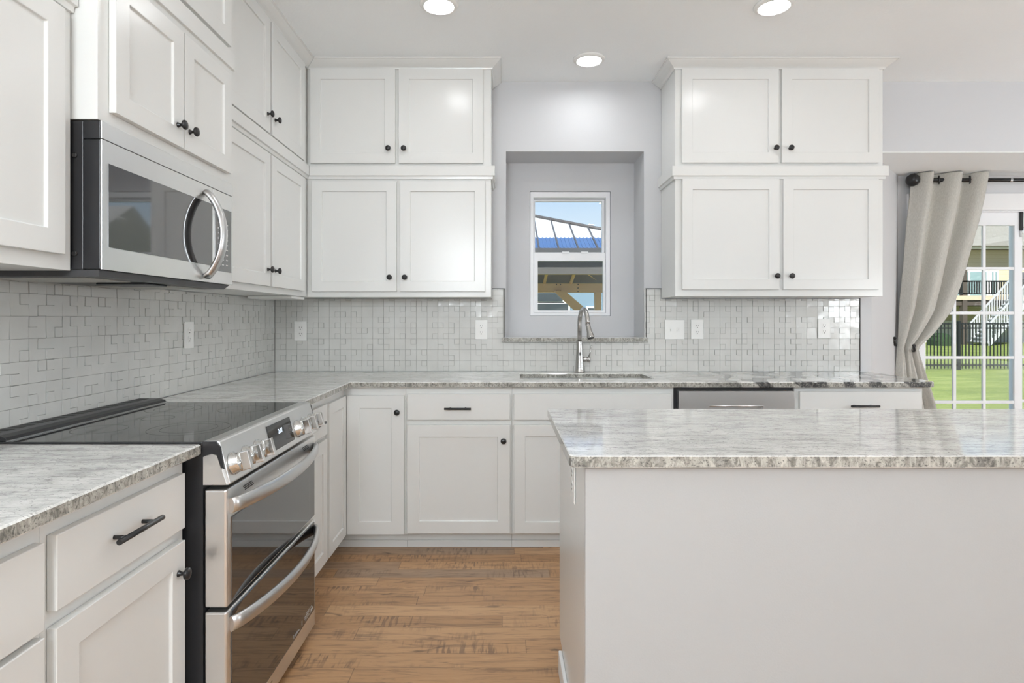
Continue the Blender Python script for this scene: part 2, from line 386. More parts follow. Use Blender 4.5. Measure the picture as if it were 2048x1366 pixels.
for k, (a, b) in enumerate(rw):
    f = MB().slab([(a, .7), (b, .7), (b, 2.2), (a, 2.2)], [[(a+.06, .76), (b-.06, .76), (b-.06, 2.14), (a+.06, 2.14)]], 0, 1, fn=YZ(RX+.03, RX+.09))
    wo = struct('window_%d' % (k+2), f, M['vinyl'])
    MB().box(RX+.055, RX+.061, a+.058, b-.058, .758, 2.142).build('pane', M['glass'], wo)

# kitchen window in the niche
f = MB().slab([(WX0+.001, WZ0+.001), (WX1-.001, WZ0+.001), (WX1-.001, WZ1-.001), (WX0+.001, WZ1-.001)],
              [[(WX0+.026, WZ0+.022), (WX1-.03, WZ0+.022), (WX1-.03, WZ1-.04), (WX0+.026, WZ1-.04)]], 0, 1, fn=XZ(4.056, 4.15))
win = struct('window_1', f, M['vinyl'], .003)
def sash(name, x0, x1, z0, z1, gx0, gx1, gz0, gz1, y0, y1):
    s = MB().slab([(x0, z0), (x1, z0), (x1, z1), (x0, z1)], [[(gx0, gz0), (gx1, gz0), (gx1, gz1), (gx0, gz1)]], 0, 1, fn=XZ(y0, y1)).build(name, M['vinyl'], win, .003)
    MB().box(gx0-.003, gx1+.003, (y0+y1)/2-.003, (y0+y1)/2+.003, gz0-.003, gz1+.003).build('pane', M['glass'], s)
sash('upper_sash', .2045, .70, 1.668, 2.082, .2165, .683, 1.712, 2.066, 4.108, 4.14)
sash('lower_sash', .2045, .70, 1.292, 1.706, .2335, .684, 1.296+.012, 1.648, 4.07, 4.102)
MB().box(.40, .45, 4.06, 4.075, 1.70, 1.712).box(.53, .58, 4.06, 4.075, 1.70, 1.712).build('sash_latch', M['vinyl'], win, .002)
# stone sill
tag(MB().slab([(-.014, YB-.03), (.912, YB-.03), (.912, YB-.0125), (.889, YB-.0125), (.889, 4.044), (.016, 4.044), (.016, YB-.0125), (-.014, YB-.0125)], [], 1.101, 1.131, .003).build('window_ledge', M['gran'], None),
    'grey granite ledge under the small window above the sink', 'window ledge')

# patio door, casing
cas = MB()
cas.box(2.988, DX0+.006, YD-.022, YD-.001, 0, DZ1-.007).box(DX1-.006, DX1+.07, YD-.022, YD-.001, 0, DZ1-.007)
cas.box(2.988, DX1+.07, YD-.024, YD-.001, DZ1-.006, 2.176)
struct('trim_1', cas, M['trimw'], .002)
d = MB().slab([(DX0+.001, .001), (DX1-.001, .001), (DX1-.001, DZ1-.001), (DX0+.001, DZ1-.001)], [[(DX0+.03, .04), (DX1-.03, .04), (DX1-.03, 2.045), (DX0+.03, 2.045)]], 0, 1, fn=XZ(YD+.005, YD+.13))
door = struct('door_1', d, M['vinyl'], .002)
def slider(x0, x1, gx0, gx1, y0, y1, cols, name):
    gz0, gz1 = .27, 1.945
    s = MB().slab([(x0, .04), (x1, .04), (x1, 2.045), (x0, 2.045)], [[(gx0, gz0), (gx1, gz0), (gx1, gz1), (gx0, gz1)]], 0, 1, fn=XZ(y0, y1)).build(name, M['vinyl'], door, .003)
    y = (y0+y1)/2
    MB().box(gx0-.004, gx1+.004, y-.004, y+.004, gz0-.004, gz1+.004).build('pane', M['glass'], s)
    g = MB()
    for k in range(1, cols): xx = gx0+(gx1-gx0)*k/cols; g.box(xx-.011, xx+.011, y-.009, y+.009, gz0-.002, gz1+.002)
    for k in range(1, 5): zz = 1.625-(k-1)*.333; g.box(gx0-.002, gx1+.002, y-.0095, y+.0095, zz-.011, zz+.011)
    g.build('muntin_grid', M['vinyl'], s, .003); return s
lp = slider(DX0+.031, 3.868, 3.147, 3.81, YD+.022, YD+.05, 3, 'sliding_panel')
slider(3.845, DX1-.031, 3.89, 4.53, YD+.075, YD+.115, 3, 'fixed_panel')
MB().box(3.842, 3.862, YD+.004, YD+.021, 1.905, 2.045).build('flip_lock', M['blackm'], lp, .003)
MB().box(3.845, 3.859, YD+.012, YD+.021, 1.86, 1.905).build('lock_plate', M['steelb'], lp, .002)
struct('baseboard_right', MB().box(RX-.016, RX-.001, RY, YB, 0, .1), M['trimw'], .002)
struct('baseboard_rear', MB().box(XL, RX-.02, RY+.001, RY+.016, 0, .1), M['trimw'], .002)

# ---------------------------------------------------------------- cabinet makers
KNOB = None; PULL = None
def knob(parent, F, u, d, z, label=None):
    """turned black knob; F gives the wall run"""
    global KNOB
    if KNOB is None:
        KNOB = MB().lathe([(.0085, 0), (.0085, .002), (.0055, .006), (.005, .012), (.008, .017), (.0145, .0195), (.016, .023), (.0145, .0275), (.008, .0305), (0, .0315)], (0, 0, 0), (0, -1, 0), 20)
        bm = KNOB.build('knob', M['blackm']); KNOB = bm.data; bpy.data.objects.remove(bm)
    o = link('knob', KNOB, parent, F(u, d, z))
    if F is FL: o.rotation_euler = (0, 0, PI/2)
    return o
def pull(parent, F, u, d, z, ln=.152):
    mb = MB(); a, b = u-ln/2, u+ln/2
    mb.tube([F(a, d+.03, z), F(b, d+.03, z)], .0062, 12)
    for q in (a+.03, b-.03): mb.tube([F(q, d, z), F(q, d+.028, z)], .005, 10)
    return mb.build('pull_handle', M['blackm'], parent)
def shaker(parent, F, u0, u1, z0, z1, d0, stile=.06, rail=None, th=.02, rec=.008, name='door'):
    rail = rail or stile
    a, b, c, e_ = u0+stile, u1-stile, z0+rail, z1-rail
    vs = []
    for d in (d0, d0+th): vs += [F(u, d, z) for u, z in ((u0, z0), (u1, z0), (u1, z1), (u0, z1))]
    vs += [F(u, d0+th, z) for u, z in ((a, c), (b, c), (b, e_), (a, e_))]
    k = .0016
    vs += [F(u, d0+th-rec, z) for u, z in ((a+k, c+k), (b-k, c+k), (b-k, e_-k), (a+k, e_-k))]
    fs = [(0, 1, 2, 3)]
    for i in range(4):
        j = (i+1) % 4; fs += [(i, j, 4+j, 4+i), (4+i, 4+j, 8+j, 8+i), (8+i, 8+j, 12+j, 12+i)]
    fs.append((12, 13, 14, 15))
    return MB().add(vs, fs).build(name, M['cab'], parent, .0014)
def slabfront(parent, F, u0, u1, z0, z1, d0, th=.02, name='drawer'):
    return MB().box(u0, u1, d0, d0+th, z0, z1, F).build(name, M['cab'], parent, .002)
def framed_body(parent, F, u0, u1, z0, z1, d1, back=.004):
    return MB().box(u0, u1, back, d1, z0, z1, F).build('body', M['cab'], parent, .0012)
CROWN = [(.0, 2.709), (.008, 2.709), (.010, 2.716), (.016, 2.722), (.030, 2.731), (.046, 2.743), (.054, 2.750), (.060, 2.752), (.060, 2.7608), (.0, 2.7608)]
def railprof(z0, z1): return [(.0005, z0), (.010, z0), (.012, z0+.016), (.022, z0+.018), (.022, z1), (.0005, z1)]

def wall_cab(label, F, u0, u1, z0, z1, d1, doors, base=None):
    c = F(u0, 0, z0); t = thing('wall_cabinet', label, 'cabinet', c)
    framed_body(t, F, u0, u1, z0, z1, d1)
    for (a, b, lo, hi, ku, kz) in doors:
        dr = shaker(t, F, a, b, lo, hi, d1+.0008)
        if ku is not None: knob(dr, F, ku, d1+.0208, kz)
    return t
D1 = .305; DL = .311
LO0, LO1, UP0, UP1 = 1.378, 2.110, 2.112, 2.7608
# --- back wall, corner side
t = wall_cab('white two-door lower-tier wall cabinet between the room corner and the niche', FB, -1.153, -.076, LO0, LO1, D1,
    [(-1.1207, -.6259, 1.409, 2.0526, -.664, 1.491), (-.6055, -.1106, 1.409, 2.0526, -.576, 1.491)])
rp = railprof(2.066, 2.142)
MB().sweep([(-1.153, 3.455), (-.076, 3.455), (-.076, 3.757)], rp, closed_prev=(-1.153, 3.0)).build('rail', M['cab'], t, .0012)
t = wall_cab('white two-door upper-tier cabinet between the room corner and the niche', FB, -1.153, -.076, UP0, UP1, D1,
    [(-1.1295, -.6346, 2.1574, 2.7066, -.672, 2.239), (-.6142, -.1223, 2.1574, 2.7066, -.582, 2.239)])
MB().sweep([(-1.153, 3.455), (-.076, 3.455), (-.076, 3.757)], CROWN, closed_prev=(-1.153, 3.0)).build('crown', M['cab'], t)
# --- back wall, nook side
t = wall_cab('white two-door wall cabinet between the niche and the curtain, lower tier', FB, 1.0017, 2.218, 1.382, LO1, D1,
    [(1.0392, 1.604, 1.421, 2.064, 1.5836, 1.4995), (1.627, 2.1833, 1.421, 2.064, 1.668, 1.4995)])
MB().sweep([(1.0017, 3.757), (1.0017, 3.455), (2.218, 3.455), (2.218, 3.757)], rp).build('rail', M['cab'], t, .0012)
t = wall_cab('white two-door upper-tier cabinet above the one beside the curtain, with wrap-around crown', FB, 1.0017, 2.218, UP0, UP1, D1,
    [(1.0378, 1.6005, 2.160, 2.7067, 1.578, 2.242), (1.6186, 2.1853, 2.160, 2.7067, 1.6636, 2.242)])
MB().sweep([(1.0017, 3.757), (1.0017, 3.455), (2.218, 3.455), (2.218, 3.757)], CROWN).build('crown', M['cab'], t)
# --- left wall, past the microwave
t = wall_cab('white two-door lower-tier wall cabinet filling the corner just past the microwave', FL, 2.3385, 3.753, LO0, LO1, DL,
    [(2.396, 2.868, 1.409, 2.0526, 2.832, 1.488), (2.893, 3.365, 1.409, 2.0526, 2.925, 1.488)])
xf = XL+DL
MB().sweep([(xf, 2.3385), (xf, 3.455)], rp, closed_next=(0, 3.455)).build('rail', M['cab'], t, .0012)
t = wall_cab('white tall upper-tier cabinet in the room corner with two knobs near its lower edge', FL, 2.3385, 3.753, UP0, UP1, DL,
    [(2.396, 2.868, 2.150, 2.7066, 2.832, 2.235), (2.893, 3.365, 2.150, 2.7066, 2.925, 2.235)])
MB().sweep([(xf, 2.3385), (xf, 3.455)], CROWN, closed_next=(0, 3.455)).build('crown', M['cab'], t)
# --- left wall, above the microwave (deeper box)
DM = .381; xm = XL+DM
t = wall_cab('white two-door cabinet directly on top of the stainless microwave', FL, 1.575, 2.336, 1.786, 2.262, DM,
    [(1.6186, 1.963, 1.818, 2.206, 1.925, 1.885), (1.9695, 2.309, 1.818, 2.206, 1.998, 1.885)])
MB().sweep([(XL+.004, 1.575), (xm, 1.575), (xm, 2.336), (XL+.33, 2.336)][1:3], railprof(2.214, 2.298)).build('rail', M['cab'], t, .0012)
t = wall_cab('white deep upper-tier cabinet above the microwave cabinet, cropped by the top edge', FL, 1.575, 2.336, 2.264, UP1, DM,
    [(1.6186, 1.963, 2.314, 2.7066, None, None), (1.9695, 2.309, 2.314, 2.7066, None, None)])
MB().sweep([(xm, 1.575), (xm, 2.336)], CROWN).build('crown', M['cab'], t)
# --- left wall, before the microwave
t = wall_cab('white wall cabinet beside the black side of the microwave, one large door', FL, .92, 1.5715, 1.381, LO1, DL,
    [(.985, 1.527, 1.42, 2.055, None, None)])
MB().sweep([(xf, .92), (xf, 1.5715)], rp).build('rail', M['cab'], t, .0012)

tag(MB().box(-1.41, -1.165, 3.24, 3.445, 1.3615, 1.3772).build('light_bar', M['plate'], None, .003), 'slim white light bar under the wall cabinet in the room corner', 'under-cabinet light')

# ---------------------------------------------------------------- base cabinets
FBD, FLD = .575, .601                                                # face-frame depth, back run and left run
def base_cab(label, F, u0, u1, d1, skip_toe=False, name='base_cabinet', z1=.8835):
    c = F(u0, 0, 0); t = thing(name, label, 'cabinet', c)
    MB().box(u0, u1, .012, d1, .088, z1, F).build('body', M['cab'], t, .0012)
    tk = MB().box(u0, u1, .3, d1-.063, 0.0, .0875, F).box(u0, u1, d1-.062, d1-.05, 0.0, .036, F)
    tk.build('toe_kick', M['cab'], t, .001)
    return t
t = base_cab('white three-drawer base cabinet cut off at the near edge of the photo', FL, .56, 1.0985, FLD)
for a, b in ((.68, .842), (.395, .667), (.105, .382)):
    dr = slabfront(t, FL, .585, 1.086, a, b, FLD+.0008)
    pull(dr, FL, .835, FLD+.0208, (a+b)/2)
t = base_cab('white base cabinet beside the black side of the range, drawer with slanting black bar pull', FL, 1.0995, 1.587, FLD)
dr = slabfront(t, FL, 1.114, 1.563, .70, .845, FLD+.0008); pull(dr, FL, 1.328, FLD+.0208, .78, .16)
dr = shaker(t, FL, 1.114, 1.563, .105, .668, FLD+.0008); knob(dr, FL, 1.53, FLD+.0208, .592)
t = base_cab('white narrow base cabinet just past the range, drawer over door', FL, 2.366, 2.845, FLD)
dr = slabfront(t, FL, 2.39, 2.822, .70, .845, FLD+.0008); pull(dr, FL, 2.615, FLD+.0208, .778, .16)
dr = shaker(t, FL, 2.39, 2.822, .095, .68, FLD+.0008)
# L-shaped corner unit with two door leaves
t = thing('corner_base_cabinet', 'white corner base cabinet with two tall narrow doors meeting in the corner', 'cabinet', (XL, YB, 0))
MB().slab([(XL+.012, 2.846), (XL+FLD, 2.846), (XL+FLD, YB-FBD), (-.5305, YB-FBD), (-.5305, YB-.012), (XL+.012, YB-.012)], [], .088, .8835, .001).build('body', M['cab'], t)
tk = MB(); a_ = XL+FLD-.063; b_ = YB-FBD+.063
tk.slab([(XL+.3, 2.846), (a_, 2.846), (a_, b_), (-.5305, b_), (-.5305, YB-.3), (XL+.3, YB-.3)], [], 0, .0875)
tk.slab([(a_+.001, 2.846), (a_+.013, 2.846), (a_+.013, b_-.013), (-.5305, b_-.013), (-.5305, b_-.001), (a_+.001, b_-.001)], [], 0, .036)
tk.build('toe_kick', M['cab'], t)
shaker(t, FL, 2.858, 3.162, .093, .839, FLD+.0008, .055)
dr = shaker(t, FB, -.8425, -.5364, .093, .839, FBD+.0008, .068); knob(dr, FB, -.571, FBD+.0208, .751)
t = base_cab('white base cabinet with bar-pull drawer over a square knobbed door', FB, -.5295, .0425, FBD)
dr = slabfront(t, FB, -.520, .032, .708, .847, FBD+.0008); pull(dr, FB, -.247, FBD+.0208, .772, .142)
dr = shaker(t, FB, -.520, .032, .1, .681, FBD+.0008, .065); knob(dr, FB, -.0027, FBD+.0208, .598)
t = base_cab('white sink base cabinet below the faucet, blank front over two doors', FB, .0435, .9145, FBD, z1=.66)
MB().box(.0435, .9145, FBD-.019, FBD, .661, .8835, FB).build('front_rail', M['cab'], t, .0012)
slabfront(t, FB, .0536, .898, .708, .847, FBD+.0008, name='false_front')
for a, b, ku in ((.0536, .4735, .436), (.4785, .898, .516)):
    dr = shaker(t, FB, a, b, .1, .681, FBD+.0008); knob(dr, FB, ku, FBD+.0208, .598)
t = base_cab('white base cabinet at the counter end beside the curtain, drawer with black pull', FB, 1.566, 2.258, FBD)
dr = slabfront(t, FB, 1.588, 2.238, .722, .861, FBD+.0008); pull(dr, FB, 1.921, FBD+.0208, .785, .15)
for a, b, ku in ((1.588, 1.910, 1.875), (1.916, 2.238, 1.95)):
    dr = shaker(t, FB, a, b, .1, .70, FBD+.0008); knob(dr, FB, ku, FBD+.0208, .62)
# dishwasher
t = thing('dishwasher', 'stainless steel dishwasher built in under the counter beyond the sink', 'dishwasher', (1.24, YB, 0))
MB().box(.9175, 1.5625, .02, FBD-.01, .09, .8825, FB).box(.9175, 1.5625, .3, FBD-.07, 0, .0895, FB).build('body', M['blackp'], t)
dm = MB(); x0, x1, d0, d1 = .936, 1.557, FBD-.009, FBD+.025
dm.box(x0, x1, d0, d1, .785, .863, FB).box(x0, x1, d0, d1, .10, .745, FB).box(x0, 1.10, d0, d1, .745, .785, FB).box(1.39, x1, d0, d1, .745, .785, FB).box(1.10, 1.39, d0, d1-.024, .745, .785, FB)
dm.build('door', M['steel'], t)
MB().tube([FB(1.10, d1-.004, .783), FB(1.39, d1-.004, .783)], .006, 8).build('pocket_grip', M['steelb'], t)

# ---------------------------------------------------------------- countertops
CT0, CT1 = .8845, .9145
YC = 3.143; XCF = -.819
rc = .05
main = [(XL+.010, 2.3575), (XCF, 2.3575), (XCF, YC)] + [(x, y) for x, y in arc((2.315-rc, YC+rc), rc, -PI/2, 0, 8)] + [(2.315, YB-.010), (XL+.010, YB-.010)]
sinkh = [(.097, 3.325), (.845, 3.325), (.845, 3.62), (.097, 3.62)]
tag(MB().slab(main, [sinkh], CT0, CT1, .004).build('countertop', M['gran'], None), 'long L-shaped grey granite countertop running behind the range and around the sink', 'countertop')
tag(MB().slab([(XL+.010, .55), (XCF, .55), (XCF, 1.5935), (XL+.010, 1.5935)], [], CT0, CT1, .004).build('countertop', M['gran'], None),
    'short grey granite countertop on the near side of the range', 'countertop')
# sink
t = thing('sink', 'stainless undermount sink set in the granite below the window', 'sink', (.47, 3.47, .69))
sb = MB(); a0, a1, b0, b1 = .102, .840, 3.330, 3.615
def loop(i, z): return [(a0+i, b0+i, z), (a1-i, b0+i, z), (a1-i, b1-i, z), (a0+i, b1-i, z)]
vs = loop(-.012, .8838) + loop(0, .8838) + loop(.004, .72) + loop(.03, .70) + loop(.02, .697) + loop(-.002, .72) + loop(-.003, .880) + loop(-.012, .880)
sb.add(vs, [(q*4+i, q*4+(i+1) % 4, ((q+1) % 8)*4+(i+1) % 4, ((q+1) % 8)*4+i) for q in range(8) if q not in (3,) for i in range(4)])
sb.add(loop(.03, .70), [(0, 1, 2, 3)]); sb.add(loop(.02, .697), [(0, 1, 2, 3)])
sb.build('basin', M['steel'], t)
MB().lathe([(.045, 0), (.045, .002), (.03, .003), (.0, .001)], (.47, 3.47, .7005), (0, 0, 1)).build('drain', M['chrome'], t)
# faucet
fx, fy = .472, 3.685
t = thing('faucet', 'brushed nickel pull-down gooseneck faucet with side lever', 'faucet', (fx, fy, CT1))
z = CT1+.0005
MB().lathe([(.030, 0), (.030, .006), (.0275, .010), (.026, .03), (.020, .14), (.0185, .19), (.0175, .195)], (fx, fy, z), (0, 0, 1), 28).build('body', M['nickel'], t)
hx, hy = fx+.04, fy-.175                                              # where the spray head ends
path = [(fx, fy, z+.19), (fx, fy, z+.30)]
for k in range(1, 17):
    a = PI*k/17*1.05; q = (1-math.cos(a))/2
    path.append((fx+(hx-.008-fx)*q*.9, fy+(hy+.01-fy)*q*.95, z+.30+.095*math.sin(a)))
MB().tube(path, .0135, 16).build('spout', M['nickel'], t)
p_ = Vector(path[-1]); e_ = Vector((hx+.004, hy-.006, 1.136)); dv = (e_-p_); L_ = dv.length
MB().lathe([(.0145, -.004), (.0145, .02), (.0165, .05), (.0225, L_-.012), (.0235, L_-.004), (.021, L_)], p_, dv, 24).build('spray_head', M['nickel'], t)
MB().lathe([(.0205, 0), (.018, .004), (0, .004)], e_, dv, 20).build('nozzle', M['slot'], t)
hz = .997
lv = MB().tube([(fx+.012, fy, hz), (fx+.062, fy, hz)], .0155, 18).tube([(fx+.050, fy, hz), (fx+.066, fy, hz)], .0165, 18)
lv.build('valve', M['nickel'], t)
MB().tube([(fx+.058, fy-.004, hz+.012), (fx+.064, fy-.006, hz+.04), (fx+.074, fy-.008, hz+.088)], [.0055, .0045, .004], 10).build('lever', M['nickel'], t)
MB().box(fx-.004, fx+.004, fy-.0245, fy-.018, 1.022, 1.042).build('sensor', M['slot'], t, .002)

# ---------------------------------------------------------------- island
t = thing('kitchen_island', 'light grey painted kitchen island below its own granite top', 'island', (1.25, 1.85, 0))
ix0, ix1, iy0, iy1 = .205, 2.3, 1.487, 2.175
MB().slab([(iy0, 0.0), (iy1-.09, 0.0), (iy1-.09, .085), (iy1, .085), (iy1, CT0-.0008), (iy0, CT0-.0008)], [], 0, 1, .0, fn=lambda y, zz, q: (ix0+.0125+(ix1-ix0-.0125)*q, y, zz)).box(ix0, ix0+.0125, iy0, iy0+.0115, 0, CT0-.0008).build('body', M['island'], t)
MB().slab([(iy0+.012, 0.0), (iy1-.09, 0.0), (iy1-.09, .085), (iy1, .085), (iy1, CT0-.0008), (iy0+.012, CT0-.0008)], [], 0, 1, .0, fn=lambda y, zz, q: (ix0+.012*q, y, zz)).build('end_panel', M['cab'], t, .001)
MB().box(ix0-.013, ix0-.0006, iy0+.09, iy1-.092, .001, .082).build('baseboard', M['trimw'], t, .003)
r_ = .03
ip = arc((.163+.02, 1.458+.02), .02, PI, 1.5*PI, 5) + [(2.35, 1.458), (2.35, 2.211), (.163, 2.211)]
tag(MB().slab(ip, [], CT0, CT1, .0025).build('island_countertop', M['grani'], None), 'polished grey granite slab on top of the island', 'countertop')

# ---------------------------------------------------------------- tiled backsplash
def tiles(label, F, u0, u1, z0, z1, inside, salt, amp):
    t = thing('tile_backsplash', label, 'backsplash', F((u0+u1)/2, 0, z0))
    rnd = random.Random(salt); c = .0345; g = .0007
    mb = MB(); nu = int(math.ceil((u1-u0)/c)); nz = int(math.ceil((z1-z0)/c)); blk = {}
    for i in range(nu):
        for j in range(nz):
            a, b = u0+i*c, min(u0+(i+1)*c, u1); lo, hi = z0+j*c, min(z0+(j+1)*c, z1)
            lo, hi = inside((a+b)/2, lo, hi)
            if hi-lo < .006 or b-a < .006: continue
            key = (i//2, j//2)                                        # each tile is a twisted block of four cells, one of them raised
            if key not in blk: blk[key] = ([.0072+rnd.uniform(-.0017, .0017)*amp for _ in range(4)], rnd.choice((0, 1, 2, 3, 3, 4)), rnd.uniform(.0014, .0026))
            hc, up_, lift = blk[key]
            def hh(p, q): return hc[0]*(1-p)*(1-q)+hc[1]*p*(1-q)+hc[2]*p*q+hc[3]*(1-p)*q - .0008*amp*(1-(2*p-1)**2*(2*q-1)**2)
            p0, q0 = (i % 2)*.5, (j % 2)*.5; raised = up_ == (i % 2)+2*(j % 2)
            e1 = .0015 if raised else 0; a += max(e1, g if i % 2 == 0 else 0); b -= max(e1, g if i % 2 else 0)
            lo += max(e1, g if j % 2 == 0 else 0); hi -= max(e1, g if j % 2 else 0)
            N = 1 if raised else 2; base = len(mb.v); vs = []
            for r in range(N+1):
                for k in range(N+1):
                    f1, f2 = k/N, r/N
                    vs.append(F(a+(b-a)*f1, (.0070+lift if raised else hh(p0+.5*f1, q0+.5*f2)), lo+(hi-lo)*f2))
            W = N+1; mb.add(vs, [(r*W+k, r*W+k+1, (r+1)*W+k+1, (r+1)*W+k) for r in range(N) for k in range(N)])
            rim = [k for k in range(W)] + [r*W+N for r in range(1, W)] + [N*W+k for k in range(N-1, -1, -1)] + [r*W for r in range(N-1, 0, -1)]
            rv = [vs[q] for q in rim]
            def back(v): return (v[0], YB-.002, v[2]) if F is FB else (XL+.002, v[1], v[2])
            n = len(rv); mb.add(rv+[back(v) for v in rv], [(q, (q+1) % n, n+(q+1) % n, n+q) for q in range(n)])
    mb.build('tile_sheet', M['tile'], t)
    return t
NLx, NRx = .004, .905
def in_back(u, lo, hi):
    if NLx < u < NRx: return lo, min(hi, 1.0995)
    if -.076 < u < 1.0: return lo, min(hi, 1.44)
    return lo, min(hi, 1.3765)
t = tiles('pale grey relief-tile backsplash on the window wall', FB, XL+.011, 2.262, CT1+.001, 1.4405, in_back, 3, .75)
g = MB()
for a, b, hi in ((XL+.003, -.0765, 1.3765), (-.0765, NLx, 1.44), (NLx, NRx, 1.0995), (NRx, 1.001, 1.44), (1.001, 2.262, 1.3765)):
    g.box(a, b, .0005, .0035, CT1+.0008, hi, FB)
g.build('grout', M['grout'], t)
for a in (NLx, NRx-.003, 2.262): MB().box(a, a+.003, .0005, .0115, (1.132 if a < 2 else CT1+.001), (1.4434 if a < 2 else 1.38), FB).build('edge_strip', M['edge'], t)
for a, b in ((-.0755, NLx-.0005), (NRx+.0005, 1.0)): MB().box(a, b, .0005, .0115, 1.4408, 1.4435, FB).build('edge_strip', M['edge'], t)
t = tiles('pale grey relief-tile backsplash behind the range and below the microwave', FL, .5, 3.7515, CT1+.001, 1.381, lambda u, lo, hi: (lo, min(hi, 1.3765 if not 1.5 < u < 2.36 else 1.381)), 5, 1.0)
MB().box(.5, 3.7555, .0005, .0035, CT1+.0008, 1.3765, FL).build('grout', M['grout'], t)

# ---------------------------------------------------------------- outlets and switch
def receptacle(parent, F, u, d, z):
    r = MB().prism(arc((u, z), .0165, .5, PI-.5, 8)+arc((u, z), .0165, PI+.5, 2*PI-.5, 8), lambda a, b: F(a, d, b), lambda a, b: F(a, d+.0012, b)).build('receptacle', M['plate'], parent)
    MB().box(u-.0075, u-.0055, d+.0012, d+.0016, z, z+.008, F).box(u+.0055, u+.0075, d+.0012, d+.0016, z, z+.007, F).box(u-.0025, u+.0025, d+.0012, d+.0016, z-.0105, z-.006, F).build('slots', M['slot'], r)
def outlet(label, F, u, z, d=.0112, w=.0395, h=.062, name='outlet', grp=None):
    t = thing(name, label, 'outlet', F(u, d, z))
    MB().box(u-w, u+w, d, d+.005, z-h, z+h, F).build('cover_plate', M['plate'], t, .002)
    for s in (-1, 1): receptacle(t, F, u, d+.0052, z+s*.0195)
    return t
outlet('white outlet on the tile between the range and the room corner', FL, 2.72, 1.176)
k_ = .0031864
outlet('white outlet on the window-wall tile nearest the room corner', FB, (602.5-1008)*k_, EYE-26*k_)
outlet('white outlet on the tile just beside the window ledge', FB, (963-1008)*k_, EYE-23*k_)
outlet('white outlet right next to the white double switch plate', FB, (1393-1008)*k_, EYE-22.5*k_)
outlet('white outlet on the tile below the cabinet nearest the curtain', FB, (1646-1008)*k_, EYE-21*k_)
u, z = (1348-1008)*k_, EYE-23*k_
t = thing('switch_plate', 'wide white double switch plate on the tile below a wall cabinet', 'switch', FB(u, .0112, z))
MB().box(u-.062, u+.062, .0112, .0162, z-.062, z+.062, FB).build('cover_plate', M['plate'], t, .002)
MB().box(u-.029, u-.017, .0163, .0178, z-.013, z+.013, FB).box(u-.027, u-.019, .0178, .0255, z-.008, z+.003, FB).build('toggle', M['plate'], t, .001)
MB().box(u+.013, u+.033, .0163, .0178, z-.013, z+.013, FB).box(u+.019, u+.027, .0178, .0255, z-.002, z+.008, FB).build('toggle', M['plate'], t, .001)
# island side outlet (faces the range)
FI = lambda u, d, z: (ix0-d, u, z)
outlet('white outlet on the island side just under the stone edge', FI, 1.72, .785, d=.0006)

# ---------------------------------------------------------------- recessed lamps and added fill lamps
def can(label, x, y, grp=None):
    t = thing('recessed_light', label, 'ceiling light', (x, y, ZC-.012), grp)
    MB().lathe([(.070, .0), (.074, -.004), (.090, .004), (.094, .0105), (.0705, .0105), (.070, .0)], (x, y, ZC-.012), (0, 0, 1), 40, False).build('trim_ring', M['plate'], t)
    MB().lathe([(.069, .0095), (.060, .008), (.0, .007)], (x, y, ZC-.012), (0, 0, 1), 32).build('lens', M['lens'], t)
can('round recessed light in the ceiling in front of the niche, farthest back', .495, 3.433)
can('round recessed light at the top edge nearest the range side', -.312, 2.832)
can('round recessed light at the top edge toward the patio door side', 1.30, 2.84)
for x, y, l in ((-.3, .8, 'over the near counter'), (1.3, .55, 'over the island'), (3.4, 2.2, 'over the dining space'), (-.3, -1.2, 'behind the camera by the range wall'), (1.4, -1.2, 'behind the camera in mid room'), (3.6, -.6, 'behind the camera by the far windows')):
    can('round recessed ceiling light ' + l + ', out of the photo', x, y)
for x, y, zz, rr_, l in ((2.15, -2.8, 1.9, .19, 'small one in mid room'), (-.5, -1.2, 1.95, .38, 'large one by the wall')):  # unseen fill lamps added behind the camera to brighten the kitchen
    t = thing('fill_floor_lamp', 'added fill lamp of round white paper behind the camera, ' + l, 'fill lamp', (x, y, 0))
    MB().lathe([(rr_*math.sin(PI*k/16), -rr_*math.cos(PI*k/16)) for k in range(17)], (x, y, zz), (0, 0, 1), 32).build('fill_lamp_shade', M['fill_paper'], t)
    MB().lathe([(.15, 0), (.15, .015), (.012, .025), (.012, zz-rr_*.995)], (x, y, .001), (0, 0, 1), 24).build('stem', M['blackm'], t)

for x, y, l in ((4.4, 2.3, 'by the patio door'), (4.3, .1, 'farther from the patio door')):  # unseen fill lamps added at the side to lift ceiling and cabinets
    t = thing('fill_pendant', 'added fill lamp, white glass ball low over the dining space, ' + l, 'fill pendant lamp', (x, y, 1.35))
    MB().lathe([(.22*math.sin(PI*k/16), -.22*math.cos(PI*k/16)) for k in range(17)], (x, y, 1.35), (0, 0, 1), 32).build('fill_globe', M['fill_globe_dim'] if y > 1 else M['fill_globe'], t)
    MB().lathe([(.05, .214), (.05, .25), (.008, .255), (.008, 1.39), (.06, 1.39), (.06, 1.411)], (x, y, 1.35), (0, 0, 1), 24).build('stem', M['blackm'], t)

